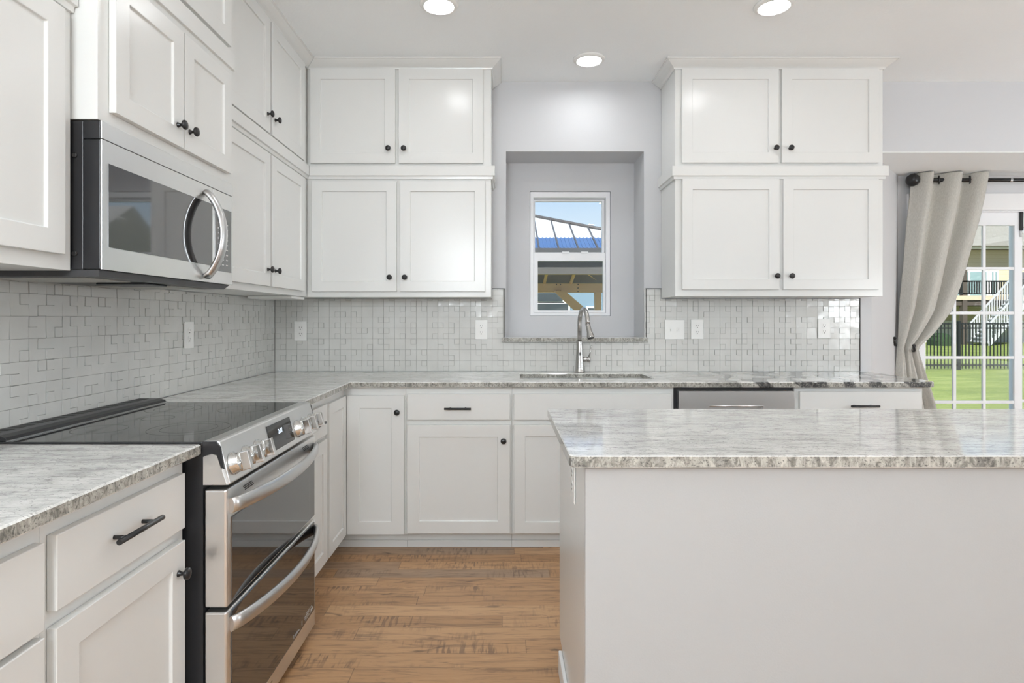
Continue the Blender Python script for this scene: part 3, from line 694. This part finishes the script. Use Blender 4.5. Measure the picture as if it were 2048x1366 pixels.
# ---------------------------------------------------------------- range (slide-in double oven)
R0, R1 = 1.5965, 2.3545
t = thing('range', 'stainless slide-in electric range with double oven and black glass cooktop', 'range', (-1.1, 1.975, 0))
MB().box(-1.44, -.815, R0+.001, R1-.001, .03, .9035).box(-1.40, -.86, R0+.03, R1-.03, 0, .0295).build('body', M['blackp'], t)
ck = MB().box(-1.435, -.8155, R0, R1, .9045, .9195).build('cooktop', M['cook'], t, .002)
def ring(mb, cx, cy, r, wd=.0016):
    n = 48; vs = [(cx+q*math.cos(2*PI*k/n), cy+q*math.sin(2*PI*k/n), .91985) for q in (r, r-wd) for k in range(n)]
    mb.add(vs, [(k, (k+1) % n, n+(k+1) % n, n+k) for k in range(n)])
for cx, cy, rs in ((-.96, 1.80, (.115, .08)), (-.96, 2.17, (.085,)), (-1.22, 1.78, (.075,)), (-1.22, 2.18, (.095, .065)), (-1.16, 1.98, (.05,))):
    mb = MB()
    for r in rs: ring(mb, cx, cy, r)
    mb.build('burner_ring', M['ring'], ck)
vb = MB().prism([(-1.452, .9200), (-1.345, .9200), (-1.352, .930), (-1.372, .9355), (-1.452, .9355)], lambda x, z: (x, R0+.002, z), lambda x, z: (x, R1-.002, z)).build('rear_vent', M['blackp'], t, .001)
g = MB()
for k in range(17):
    y = R0+.03+k*.0425
    g.box(-1.442, -1.405, y, y+.027, .9356, .9362)
g.build('vent_slots', M['slot'], vb)
MB().box(-1.350, -1.343, R0+.002, R1-.002, .9198, .9225).build('cooktop_strip', M['steelb'], t)
# stainless front lip and slanted control panel
cpt, cpb = (-.772, .9165), (-.744, .806)
prof = [(-.815, .906), (-.815, .9215), (-.782, .9215), (-.775, .9195), cpt, cpb, (-.747, .801), (-.815, .801)]
cp = MB().prism(prof, lambda x, z: (x, R0+.006, z), lambda x, z: (x, R1-.006, z)).build('control_panel', M['steel'], t, .002)
for y0, y1 in ((R0-.0005, R0+.0055), (R1-.0055, R1+.0005)):
    MB().prism([(-.815, .880), (-.815, .9205), (-.780, .9205), (-.768, .905), (-.757, .845), (-.765, .850), (-.776, .884), (-.79, .888)], lambda x, z: (x, y0, z), lambda x, z: (x, y1, z)).build('end_cap', M['blackp'], cp)
    MB().prism([(-.814, .803), (-.814, .879), (-.79, .887), (-.777, .883), (-.767, .852), (-.750, .803)], lambda x, z: (x, y0, z), lambda x, z: (x, y1, z)).build('end_plate', M['steel'], cp)
dvp = Vector((cpb[0]-cpt[0], 0, cpb[1]-cpt[1])); nrm = Vector((-dvp.z, 0, dvp.x)).normalized()
if nrm.x < 0: nrm = -nrm
def onp(y, q, h=0): return Vector((cpt[0], y, cpt[1]))+dvp*q+nrm*h
disp = MB()
dq = [onp(y, q, h) for h in (.0005, .0025) for y, q in ((1.905, .12), (2.105, .12), (2.105, .86), (1.905, .86))]
disp.add(dq, [(0, 1, 2, 3), (4, 5, 6, 7), (0, 1, 5, 4), (1, 2, 6, 5), (2, 3, 7, 6), (3, 0, 4, 7)])
dp = disp.build('display', M['cook'], cp)
tx = text('clock_digits', '2:07', .022, M['digit'], onp(2.0, .40, .0028), (0, 0, 0), dp, .0001)
ex = Vector((0, 1, 0)); ey = -dvp.normalized(); ez = ex.cross(ey)
tx.rotation_euler = Matrix((ex, ey, ez)).transposed().to_euler()
for y, q in ((1.645, .60), (1.728, .60), (1.811, .60), (2.155, .60), (2.228, .60), (2.301, .60)):
    o = onp(y, q, .0005)
    kb = MB().lathe([(.032, 0), (.032, .004), (.0285, .007), (.0275, .022), (.026, .026), (0, .026)], o, nrm, 28).build('control_knob', M['chrome'], cp)
    b = MB(); u = ey; pts = []
    for hh in (.0262, .05):
        sx = .0105 if hh < .03 else .008
        pts += [o+nrm*hh+ex*a*sx+u*c*.026 for a, c in ((-1, -1), (1, -1), (1, 1), (-1, 1))]
    b.add(pts, [(0, 1, 2, 3), (4, 5, 6, 7), (0, 1, 5, 4), (1, 2, 6, 5), (2, 3, 7, 6), (3, 0, 4, 7)])
    b.build('grip', M['chrome'], kb, .002)
# oven doors
def bow(y0, y1, z, x, out_, sag, r, n=24):
    p = []
    for k in range(n+1):
        s_ = k/n; b_ = 1-(2*s_-1)**2
        p.append((x+.006+out_*b_**.8, y0+(y1-y0)*s_, z-sag*b_))
    return p
def oven_door(z0, z1, gz0, gz1, hz, bow_out, sag, name):
    X0, X1 = -.8135, -.752
    mb = MB().slab([(R0+.003, z0), (R1-.003, z0), (R1-.003, z1), (R0+.003, z1)], [], 0, 1, .0, fn=YZ(X0, X1))
    dr = mb.build(name, M['steel'], t, .006, 3)
    MB().slab([(R0+.03, gz0), (R1-.022, gz0), (R1-.022, gz1), (R0+.03, gz1)], [], 0, 1, fn=YZ(X1+.0003, X1+.003)).build('window', M['glassk'], dr)
    h = MB().tube(bow(R0+.016, R1-.016, hz, X1, bow_out, sag, 0), .0105, 20, flat=2.0, up=(0, 0, 1))
    h.build('handle', M['steelb'], dr)
    return dr
ud = oven_door(.468, .789, .476, .706, .742, .045, .004, 'upper_oven_door')
ld = oven_door(.035, .456, .104, .448, .418, .06, .004, 'lower_oven_door')
for y0, y1 in ((1.70, 1.76), (2.20, 2.26)):
    g = MB()
    for k in range(3): g.box(-.7518, -.7512, y0+.006*k, y1+.006*k, .768-.006*k, .771-.006*k)
    g.build('vent_slot', M['slot'], ud)
g = MB()
for y0, y1, z0, z1 in ((2.10, 2.104, .112, .125), (2.112, 2.16, .113, .115), (2.112, 2.15, .118, .120), (2.185, 2.19, .115, .132), (2.215, 2.27, .128, .131), (2.215, 2.262, .122, .124), (2.22, 2.29, .115, .117), (2.235, 2.30, .135, .137), (2.285, 2.31, .118, .128)):
    g.box(-.7489, -.7486, y0, y1, z0, z1)
g.build('printed_notice', M['print'], ld)
lg = MB().lathe([(.013, 0), (.013, .0005), (0, .0006)], (-.7519, 1.865, .070), (1, 0, 0), 24).build('badge', M['char'], ld)
text('badge_lettering', 'LG', .026, M['char'], (-.7516, 1.90, .070), (PI/2, 0, PI/2), ld, .0002)

# ---------------------------------------------------------------- microwave
m0, m1, mz0, mz1, mxf = 1.576, 2.3355, 1.385, 1.783, -1.0745
t = thing('microwave', 'stainless over-the-range microwave with black side and curved handle', 'microwave', (-1.27, 1.955, 1.36))
MB().box(-1.455, -1.125, m0+.001, m1-.001, mz0, mz1-.001).build('body', M['blackp'], t, .002)
MB().box(-1.1245, mxf-.0045, m0+.0005, m1-.0005, mz0+.001, 1.733).build('door_back', M['blackp'], t, .002)
MB().box(-1.1245, mxf-.0045, m0+.0005, m1-.0005, 1.7345, mz1-.0005).build('vent_back', M['blackp'], t, .002)
g = MB()
for z in (1.69, 1.427): g.lathe([(.0075, 0), (.0075, .003), (.005, .0045), (0, .003)], (-1.147, m0+.001, z), (0, -1, 0), 16)
g.build('side_screw', M['blackm'], t)
MB().box(mxf-.004, mxf, m0, m1, 1.7355, mz1).build('vent_strip', M['steel'], t, .0015)
my = 2.182
dr = MB().box(mxf-.004, mxf, m0, my-.0006, mz0, 1.7335).build('door', M['steel'], t, .0008)
MB().slab([(1.601, 1.447), (my-.012, 1.447), (my-.012, 1.674), (1.601, 1.674)], [], 0, 1, fn=YZ(mxf+.0002, mxf+.0018)).build('window', M['glassk'], dr)
p = []
for k in range(25):
    s_ = k/24; b_ = 1-(2*s_-1)**2
    p.append((mxf+.006+.062*b_**.8, 2.118, 1.402+(1.708-1.402)*s_))
MB().tube(p, .0115, 18, flat=1.9, up=(0, 1, 0)).build('handle', M['steelb'], dr)
fr = MB().box(mxf-.004, mxf, my+.0006, m1, mz0, 1.7335).build('control_fascia', M['steel'], t, .0015)
kp = MB().slab([(my+.012, 1.432), (m1-.014, 1.432), (m1-.014, 1.672), (my+.012, 1.672)], [], 0, 1, fn=YZ(mxf+.0002, mxf+.0018)).build('keypad', M['glassk'], fr)
g = MB()
for i in range(9):
    for j in range(3): g.box(mxf+.0019, mxf+.0022, my+.030+j*.032, my+.046+j*.032, 1.455+i*.0195, 1.460+i*.0195)
g.build('key_marks', M['print'], kp)
# underside with filters
us = MB().prism([(m0+.004, 1.366), (m1-.05, 1.366), (m1-.004, mz0-.0006), (m0+.004, mz0-.0006)], lambda y, z: (-1.44, y, z), lambda y, z: (-1.085, y, z)).build('underside', M['char'], t)
MB().box(-1.42, -1.14, 1.62, 1.80, 1.3635, 1.3655).build('grease_filter', M['mesh'], us)
MB().box(-1.42, -1.14, 2.02, 2.22, 1.3635, 1.3655).build('grease_filter', M['mesh'], us)
MB().box(-1.28, -1.13, 1.85, 1.98, 1.360, 1.3655).build('lamp_cover', M['blackp'], us, .002)

# ---------------------------------------------------------------- curtain, rod, holdback
yr, zr = 4.285, 2.257
t = thing('curtain_rod', 'black curtain rod with ball finial above the patio door', 'curtain rod', (2.95, yr, zr))
MB().tube([(2.985, yr, zr), (4.9, yr, zr)], .0135, 16).build('rod', M['blackm'], t)
MB().lathe([(.0135, .0), (.026, .004), (.028, .012), (.016, .022), (.012, .030), (.018, .040), (.036, .052), (.046, .075), (.044, .095), (.030, .115), (.0, .122)], (3.05, yr, zr), (-1, 0, 0), 28).build('finial', M['blackm'], t)
MB().lathe([(.016, 0), (.0165, .002), (.0165, .014), (.016, .016)], (3.67, yr, zr), (1, 0, 0), 18).build('collar', M['steelb'], t)
MB().tube([(3.08, yr, zr-.012), (3.08, YD-.002, zr-.03)], .008, 10).lathe([(.028, 0), (.028, .006), (0, .006)], (3.08, YD-.0005, zr-.03), (0, -1, 0)).build('bracket', M['blackm'], t)
LEFT = [(338, 1829), (345, 1829), (385, 1826), (438, 1819), (536, 1811), (613, 1804), (690, 1796.5), (745, 1794.5), (813, 1797), (1010, 1800)]
RIGHT = [(338, 1969), (345, 1968), (385, 1962), (436, 1952), (527, 1927), (568, 1915.5), (622, 1895), (660, 1866), (677, 1851), (692, 1834), (700, 1832), (754, 1847), (813, 1863), (1010, 1892)]
def lerp(tab, y):
    for (a, x), (b, q) in zip(tab, tab[1:]):
        if a <= y <= b: return x+(q-x)*(y-a)/(b-a)
    return tab[-1][1]
YCU = 4.275
def fold(u, s):                                                       # depth of the cloth across its width, s = 0 top .. 1 floor
    pinch = math.exp(-((s-.535)/.10)**2); d_ = .050-.020*s
    ph = .30*math.sin(5*s)
    v = math.sin(2*PI*(2.5*u)+2.2+ph)
    v2 = math.sin(2*PI*(5.2*u)+1.0+3*s)*.28*min(1, 2.2*s) + math.sin(2*PI*(9*u)+7*s)*.10*pinch
    return d_*(v+v2)*(1-.35*pinch)
NU, NV = 120, 110
mb = MB(); vs = []
for j in range(NV+1):
    s_ = j/NV; y = 343+(1008-343)*s_
    z = EYE-(y-636)*YCU/1180
    l, r = [(q-1008)*YCU/1180 for q in (lerp(LEFT, y), lerp(RIGHT, y))]
    for i in range(NU+1):
        u = i/NU
        # the cloth swings toward the tie: wrinkles slant down to the holdback
        wob = .008*math.sin(14*u+22*s_)*math.exp(-((s_-.50)/.13)**2)
        ub = u+.018*math.sin(4*PI*u)
        zz = z + (.012*math.sin(2*PI*2.5*u+2.2) if j == 0 else 0)
        vs.append((l+(r-l)*ub, YCU-.006+fold(u, s_)+wob, min(zz, NZ-.006)))
fs = [(j*(NU+1)+i, j*(NU+1)+i+1, (j+1)*(NU+1)+i+1, (j+1)*(NU+1)+i) for j in range(NV) for i in range(NU)]
mb.add(vs, fs, True)
t = thing('curtain', 'pale linen grommet curtain tied back beside the patio door', 'curtain', (3.1, YCU, .0))
cu = mb.build('panel', M['linen'], t)
sm = cu.modifiers.new('thickness', 'SOLIDIFY'); sm.thickness = .003
for gx in (1879, 1941):
    X = (gx-1008)*YCU/1180
    g = MB(); n = 24
    pth = [(X+.006*math.cos(a)*0+math.cos(a)*.010, yr-.004+math.cos(a)*.016, zr+math.sin(a)*.027) for a in [2*PI*k/n for k in range(n+1)]]
    g.tube(pth, .0055, 8, cap=False); g.build('grommet', M['blackm'], t)
t = thing('curtain_holdback', 'black metal holdback hook gathering the curtain beside the counter', 'curtain holdback', (2.90, 4.33, 1.06))
def px(x, y, Y): return ((x-1008)*Y/1180, Y, EYE-(y-636)*Y/1180)
MB().tube([px(1797, 690, 4.335), px(1792, 690, 4.30), px(1789.5, 690, 4.27), px(1789, 684, 4.26), px(1789.5, 675, 4.26)], .0085, 10).lathe([(.011, -.006), (.012, 0), (.009, .008), (0, .010)], px(1789.5, 676, 4.26), (0, 0, 1), 14).build('hook', M['blackm'], t)
MB().tube([px(1797, 690, 4.335), px(1812, 697, 4.345), px(1826, 703, 4.30), px(1829, 701, 4.215), px(1828, 695, 4.205), px(1828, 690, 4.205)], .0085, 10).lathe([(.011, -.006), (.012, 0), (.009, .008), (0, .010)], px(1828, 691, 4.205), (0, 0, 1), 14).build('hook', M['blackm'], t)
MB().lathe([(.02, 0), (.02, .006), (.01, .012), (.009, .045)], px(1803, 692, YD-.001), (0, -1, 0), 16).build('mount', M['blackm'], t)

# ---------------------------------------------------------------- outdoors
GZ = -.15
def gz(x, y): return GZ
gm = MB().slab([(-60, 4.6), (90, 4.6), (90, 120), (-60, 120)], [], GZ-.2, GZ)
lawn = struct('lawn', gm, M['lawn'])
struct('patio_slab', MB().box(2.4, 12, 4.55, 8.2, GZ+.001, GZ+.04), M['concrete'])
# fence
FY = 16.0; f0 = 2.0; f1 = 19.0
t = thing('metal_fence', 'black metal picket fence across the lawn behind the patio door', 'fence', (10, FY, GZ))
xs = 10.35-.02; post = []
x = xs
while x > f0: x -= 2.0
while x < f1:
    MB().box(x-.035, x+.035, FY-.035, FY+.035, GZ, 1.17).build('post', M['fence'], t)
    p_ = MB()
    for z in (1.10, .98, -.02): p_.box(x+.036, x+1.964, FY-.016, FY+.016, z-.018, z+.018)
    for k in range(1, 21): q = x+k*2.0/21; p_.box(q-.010, q+.010, FY-.010, FY+.010, GZ+.03, 1.13)
    p_.build('picket_panel', M['fence'], t); x += 2.0
# neighbour house with deck, seen through the patio door
HY = 34.0
def hp(x, y, Y=HY): return ((x-1008)*Y/1180, EYE-(y-636)*Y/1180)
t = thing('neighbour_house', 'cream-sided house with grey shingle roof beyond the fence', 'house', (27, HY, GZ))
xa, xb = hp(1790, 0)[0], 42.0
ze = hp(0, 500)[1]; zd = hp(0, 597)[1]; zf = hp(0, 641)[1]
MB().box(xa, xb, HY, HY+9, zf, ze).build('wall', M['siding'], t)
MB().box(xa, xb, HY-.05, HY+9, GZ, zf).build('foundation', M['found'], t)
rf = MB().prism([(HY-.7, ze+.12), (HY-.7, ze+.02), (HY+9.7, ze+.02), (HY+9.7, ze+.12), (HY+4.5, ze+3.4)], lambda y, z: (xa-.5, y, z), lambda y, z: (xb, y, z)).build('roof', M['shingle'], t)
g1 = hp(1935, 478); MB().prism([(22.5, ze+.1), (30.5, ze+.1), (26.9, ze+1.55)], lambda x, z: (x, HY-1.3, z), lambda x, z: (x, HY+3.0, z)).build('gable', M['shingle'], t)
MB().box(xa-.5, xb, HY-.82, HY-.7, ze-.02, ze+.16).build('gutter', M['trimw'], t)
for a, b in ((1899, 1975), (1978, 1996)):
    A, B = hp(a, 0)[0], hp(b, 0)[0]
    f = MB().box(A, B, HY-.06, HY, hp(0, 595)[1], hp(0, 541)[1]).build('deck_door', M['trimw'], t)
    MB().box(A+.12, (A+B)/2-.05, HY-.08, HY-.06, hp(0, 592)[1], hp(0, 544)[1]).box((A+B)/2+.05, B-.12, HY-.08, HY-.06, hp(0, 592)[1], hp(0, 544)[1]).build('glass', M['teal'], f)
DY = 31.0
t = thing('raised_deck', 'raised wooden deck with dark railing and grey stairs on the house', 'deck', (25, DY, GZ))
def dpx(x, y): return ((x-1008)*DY/1180, EYE-(y-636)*DY/1180)
z0, z1 = dpx(0, 600)[1], dpx(0, 591)[1]
xd0, xd1 = dpx(1905, 0)[0], 34
MB().box(xd0, xd1, DY, HY-.1, z0, z1).build('platform', M['deckw'], t)
MB().box(xd0+.1, xd1, DY+.1, HY-.2, z0-.28, z0).build('joists', M['deckd'], t)
for q in (1931, 2075):
    X = dpx(q, 0)[0]; MB().box(X-.12, X+.12, DY+.02, DY+.26, GZ, dpx(0, 505)[1] if q < 2000 else z0).build('post', M['deckd'], t)
r = MB(); zt = dpx(0, 561)[1]
r.box(xd0, xd1, DY+.02, DY+.09, zt-.08, zt).box(xd0, xd1, DY+.02, DY+.09, z1+.06, z1+.12)
x = xd0
while x < xd1: r.box(x, x+.05, DY+.03, DY+.08, z1+.06, zt); x += .13
r.build('railing', M['fence'], t)
st = MB(); A = Vector((dpx(2022, 0)[0], 0, z1)); B = Vector((dpx(1936, 0)[0], 0, GZ+.1))
n = 13
for k in range(n):
    q = A.lerp(B, (k+.5)/n); st.box(q.x-.16, q.x+.16, DY-1.3, DY-.1, q.z-.03, q.z+.03)
for yy in (DY-1.34, DY-.1):
    st.prism([(A.x, A.z+.05), (B.x, B.z+.05), (B.x, B.z-.2), (A.x, A.z-.2)], lambda x, z: (x, yy, z), lambda x, z: (x, yy+.05, z))
st.build('stairs', M['stairm'], t)
rl = MB()
for yy in (DY-1.34, DY-.1):
    rl.prism([(A.x, A.z+1.0), (B.x, B.z+1.0), (B.x, B.z+.9), (A.x, A.z+.9)], lambda x, z: (x, yy, z), lambda x, z: (x, yy+.06, z))
    for k in range(18):
        q = A.lerp(B, k/17); rl.box(q.x-.025, q.x+.025, yy+.01, yy+.05, q.z, q.z+.95)
rl.build('stair_rail', M['stairm'], t)
t = thing('patio_grill', 'dark covered grill standing on the raised deck', 'grill', (29, DY+1.2, z1))
a, b = 28.0, 28.9
MB().box(a, b, DY+.8, DY+1.5, z1+.002, z1+.9).build('cabinet', M['char'], t, .03)
MB().prism([(DY+.75, z1+.91), (DY+1.55, z1+.91), (DY+1.5, z1+1.3), (DY+.9, z1+1.3)], lambda y, z: (a-.1, y, z), lambda y, z: (b+.1, y, z)).build('hood', M['char'], t, .05)
# box hedge by the house
hb = MB(); X0, X1 = (1862-1008)*30/1180, (1894-1008)*30/1180
rr = random.Random(2); vs = []
for i in range(15):
    for j in range(11):
        a = 2*PI*i/15; b = PI*j/20
        rx = (X1-X0)/2*(1+rr.uniform(-.08, .08)); vs.append(((X0+X1)/2+rx*math.copysign(abs(math.cos(a))**.5, math.cos(a))*math.cos(b)**.4, 30+.5*math.copysign(abs(math.sin(a))**.5, math.sin(a))*math.cos(b)**.4, GZ+.62*math.sin(b)**.7*(1+rr.uniform(-.06, .06))))
hb.add(vs, [(i*11+j, ((i+1) % 15)*11+j, ((i+1) % 15)*11+j+1, i*11+j+1) for i in range(15) for j in range(10)])
tag(hb.build('shrub', M['bush'], None), 'dark green clipped shrub behind the fence next to the curtain', 'shrub')

# pavilion seen through the small window
t = thing('pavilion', 'wooden pavilion with blue metal hip roof outside the small window', 'pavilion', (0, 10, GZ-.45))
ap = (-.18, 10.0, 3.10); ey0, ey1, ex0, ex1, ez_ = 8.0, 12.0, -2.92, 2.56, 2.2
def onroof(x, y): return ez_+.45*(y-8.0)
def frontpoly(ya, yb):
    f = lambda y: (y-ey0)/(ap[1]-ey0)
    return [(ex0+(ap[0]-ex0)*f(ya), ya), (ex1+(ap[0]-ex1)*f(ya), ya), (ex1+(ap[0]-ex1)*f(yb), yb), (ex0+(ap[0]-ex0)*f(yb), yb)]
ys = 8.445
def sheet(poly, mbx, th=.03):
    mbx.prism(poly, lambda x, y: (x, y, onroof(x, y)), lambda x, y: (x, y, onroof(x, y)-th))
lo = MB(); sheet(frontpoly(ey0, ys), lo); rl_ = lo.build('lower_roof', M['roofb'], t)
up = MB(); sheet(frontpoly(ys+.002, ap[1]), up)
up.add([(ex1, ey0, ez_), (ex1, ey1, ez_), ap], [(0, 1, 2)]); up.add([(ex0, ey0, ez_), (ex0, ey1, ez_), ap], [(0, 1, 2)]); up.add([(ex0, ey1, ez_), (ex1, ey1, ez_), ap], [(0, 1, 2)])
up.build('upper_roof', M['roof_glare'], t)  # upper slope coloured pale to stand for reflected sky
rb = MB()
for k in range(-40, 60):
    x = k*.053+.02; f_ = lambda y: (y-ey0)/(ap[1]-ey0)
    if not ex0+.1 < x < ex1-.1: continue
    for ya, yb in ((ey0, ys),):
        if x < ex1+(ap[0]-ex1)*f_(yb): rb.box(x-.010, x+.010, ya, yb, 0, .012, lambda a, b, c: (a, b, onroof(a, b)+c))
rb.build('roof_ribs', M['roofb'], t)
sm_ = MB()
for k in range(-8, 12):
    x = .739+(k)*.265
    if not ex0+.1 < x < ex1-.1: continue
    ytop = ey0+(ap[1]-ey0)*min((x-ex1)/(ap[0]-ex1) if x > ap[0] else (x-ex0)/(ap[0]-ex0), 1)
    sm_.box(x-.010, x+.010, ey0, ytop, .0, .022, lambda a, b, c: (a, b, onroof(a, b)+c))
sm_.tube([(ex1, ey0, ez_+.02), (ap[0], ap[1], ap[2]+.02)], .025, 8); sm_.build('roof_seams', M['roofd'], t)
MB().box(ex0, ex1, ey0-.03, ey0, ez_-.09, ez_).build('gutter', M['char'], t)
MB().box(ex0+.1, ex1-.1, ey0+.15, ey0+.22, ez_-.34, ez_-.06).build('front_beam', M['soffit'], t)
def bp_(x, y, Y): return ((x-1008)*Y/1180, EYE-(y-636)*Y/1180)
YF = 11.5
zb0, zb1 = bp_(0, 585, YF)[1], bp_(0, 567, YF)[1]
MB().box(ex0+.1, ex1-.1, YF, YF+.12, zb0, zb1).build('back_beam', M['cedar'], t)
g = MB()
g.box(ex0+.1, ex1-.1, YF-.5, YF-.42, bp_(0, 549, YF-.5)[1], bp_(0, 544, YF-.5)[1])
g.build('purlin', M['cedary'], t)
for xt, xbm in ((1093, 1089), (1148, 1142), (1040, 1038), (985, 985)):
    a = bp_(xt, 542, YF-.5); b = bp_(xbm, 566, YF)
    MB().tube([(a[0], YF-.9, a[1]+.05), (b[0], YF+.02, b[1])], .03, 6).build('rafter', M['cedary'], t)
for a, b in (((1165, 543), (1193, 557)), ((1178, 545), (1196, 551))):
    A, B = bp_(*a, YF-.4), bp_(*b, YF-.05); MB().tube([(A[0], YF-.6, A[1]), (B[0], YF-.02, B[1])], .03, 6).build('rafter', M['cedary'], t)
MB().prism([(YF-.95, bp_(0, 541, YF)[1]), (YF+.3, zb1+.0), (YF+.3, zb1+.05), (YF-.95, bp_(0, 537, YF)[1])], lambda y, z: (ex0+.1, y, z), lambda y, z: (ex1-.1, y, z)).build('ceiling_boards', M['deckd'], t)
A, B = bp_(1115, 582, YF-.02), bp_(1165, 627, YF-.02)
MB().prism([(A[0]-.08, A[1]), (A[0]+.14, A[1]+.0), (B[0]+.16, B[1]), (B[0]-.10, B[1])], lambda x, z: (x, YF-.08, z), lambda x, z: (x, YF-.001, z)).build('brace', M['cedar'], t)
for q in (1196,):
    X = bp_(q, 0, YF)[0]
    MB().box(X-.06, X+.06, YF-.05, YF+.12, GZ-.1, zb0).build('post', M['cedar'], t)
MB().box(-2.6, -2.46, YF-.05, YF+.12, GZ-.1, zb0).build('post', M['cedar'], t)
for xx in (-2.6, 2.3): MB().box(xx, xx+.14, ey0+.12, ey0+.26, GZ-.1, ez_-.07).build('post', M['cedar'], t)
bt = MB()
for a, b in ((1113, 569), (1121, 569), (1113, 582), (1121, 582), (1156, 569), (1156, 576), (1156, 583)):
    X, Z = bp_(a, b, YF); bt.lathe([(.012, 0), (.012, .01), (0, .012)], (X, YF-.0005, Z), (0, -1, 0), 8)
bt.build('bolts', M['blackm'], t)
t = thing('neighbour_house', 'blue-grey house behind the pavilion outside the small window', 'house', (1, 22, GZ))
MB().box(-4, 5.2, 22, 30, GZ, 3.2).build('wall', M['bluew'], t)
MB().prism([(21.5, 3.2), (30.5, 3.2), (26, 4.3)], lambda y, z: (-4.4, y, z), lambda y, z: (5.6, y, z)).build('roof', M['shingle'], t)
for a, b, c, e_ in ((1060, 1125, 603, 586), (1060, 1136, 626, 607), (1175, 1187, 626, 616)):
    A, Z0 = bp_(a, c, 22); B, Z1 = bp_(b, e_, 22)
    f = MB().box(A-.06, B+.06, 21.94, 22, Z0-.06, Z1+.06).build('window', M['trimw'], t)
    MB().box(A, B, 21.92, 21.94, Z0, Z1).build('glass', M['dglass'], f)
    k = 1
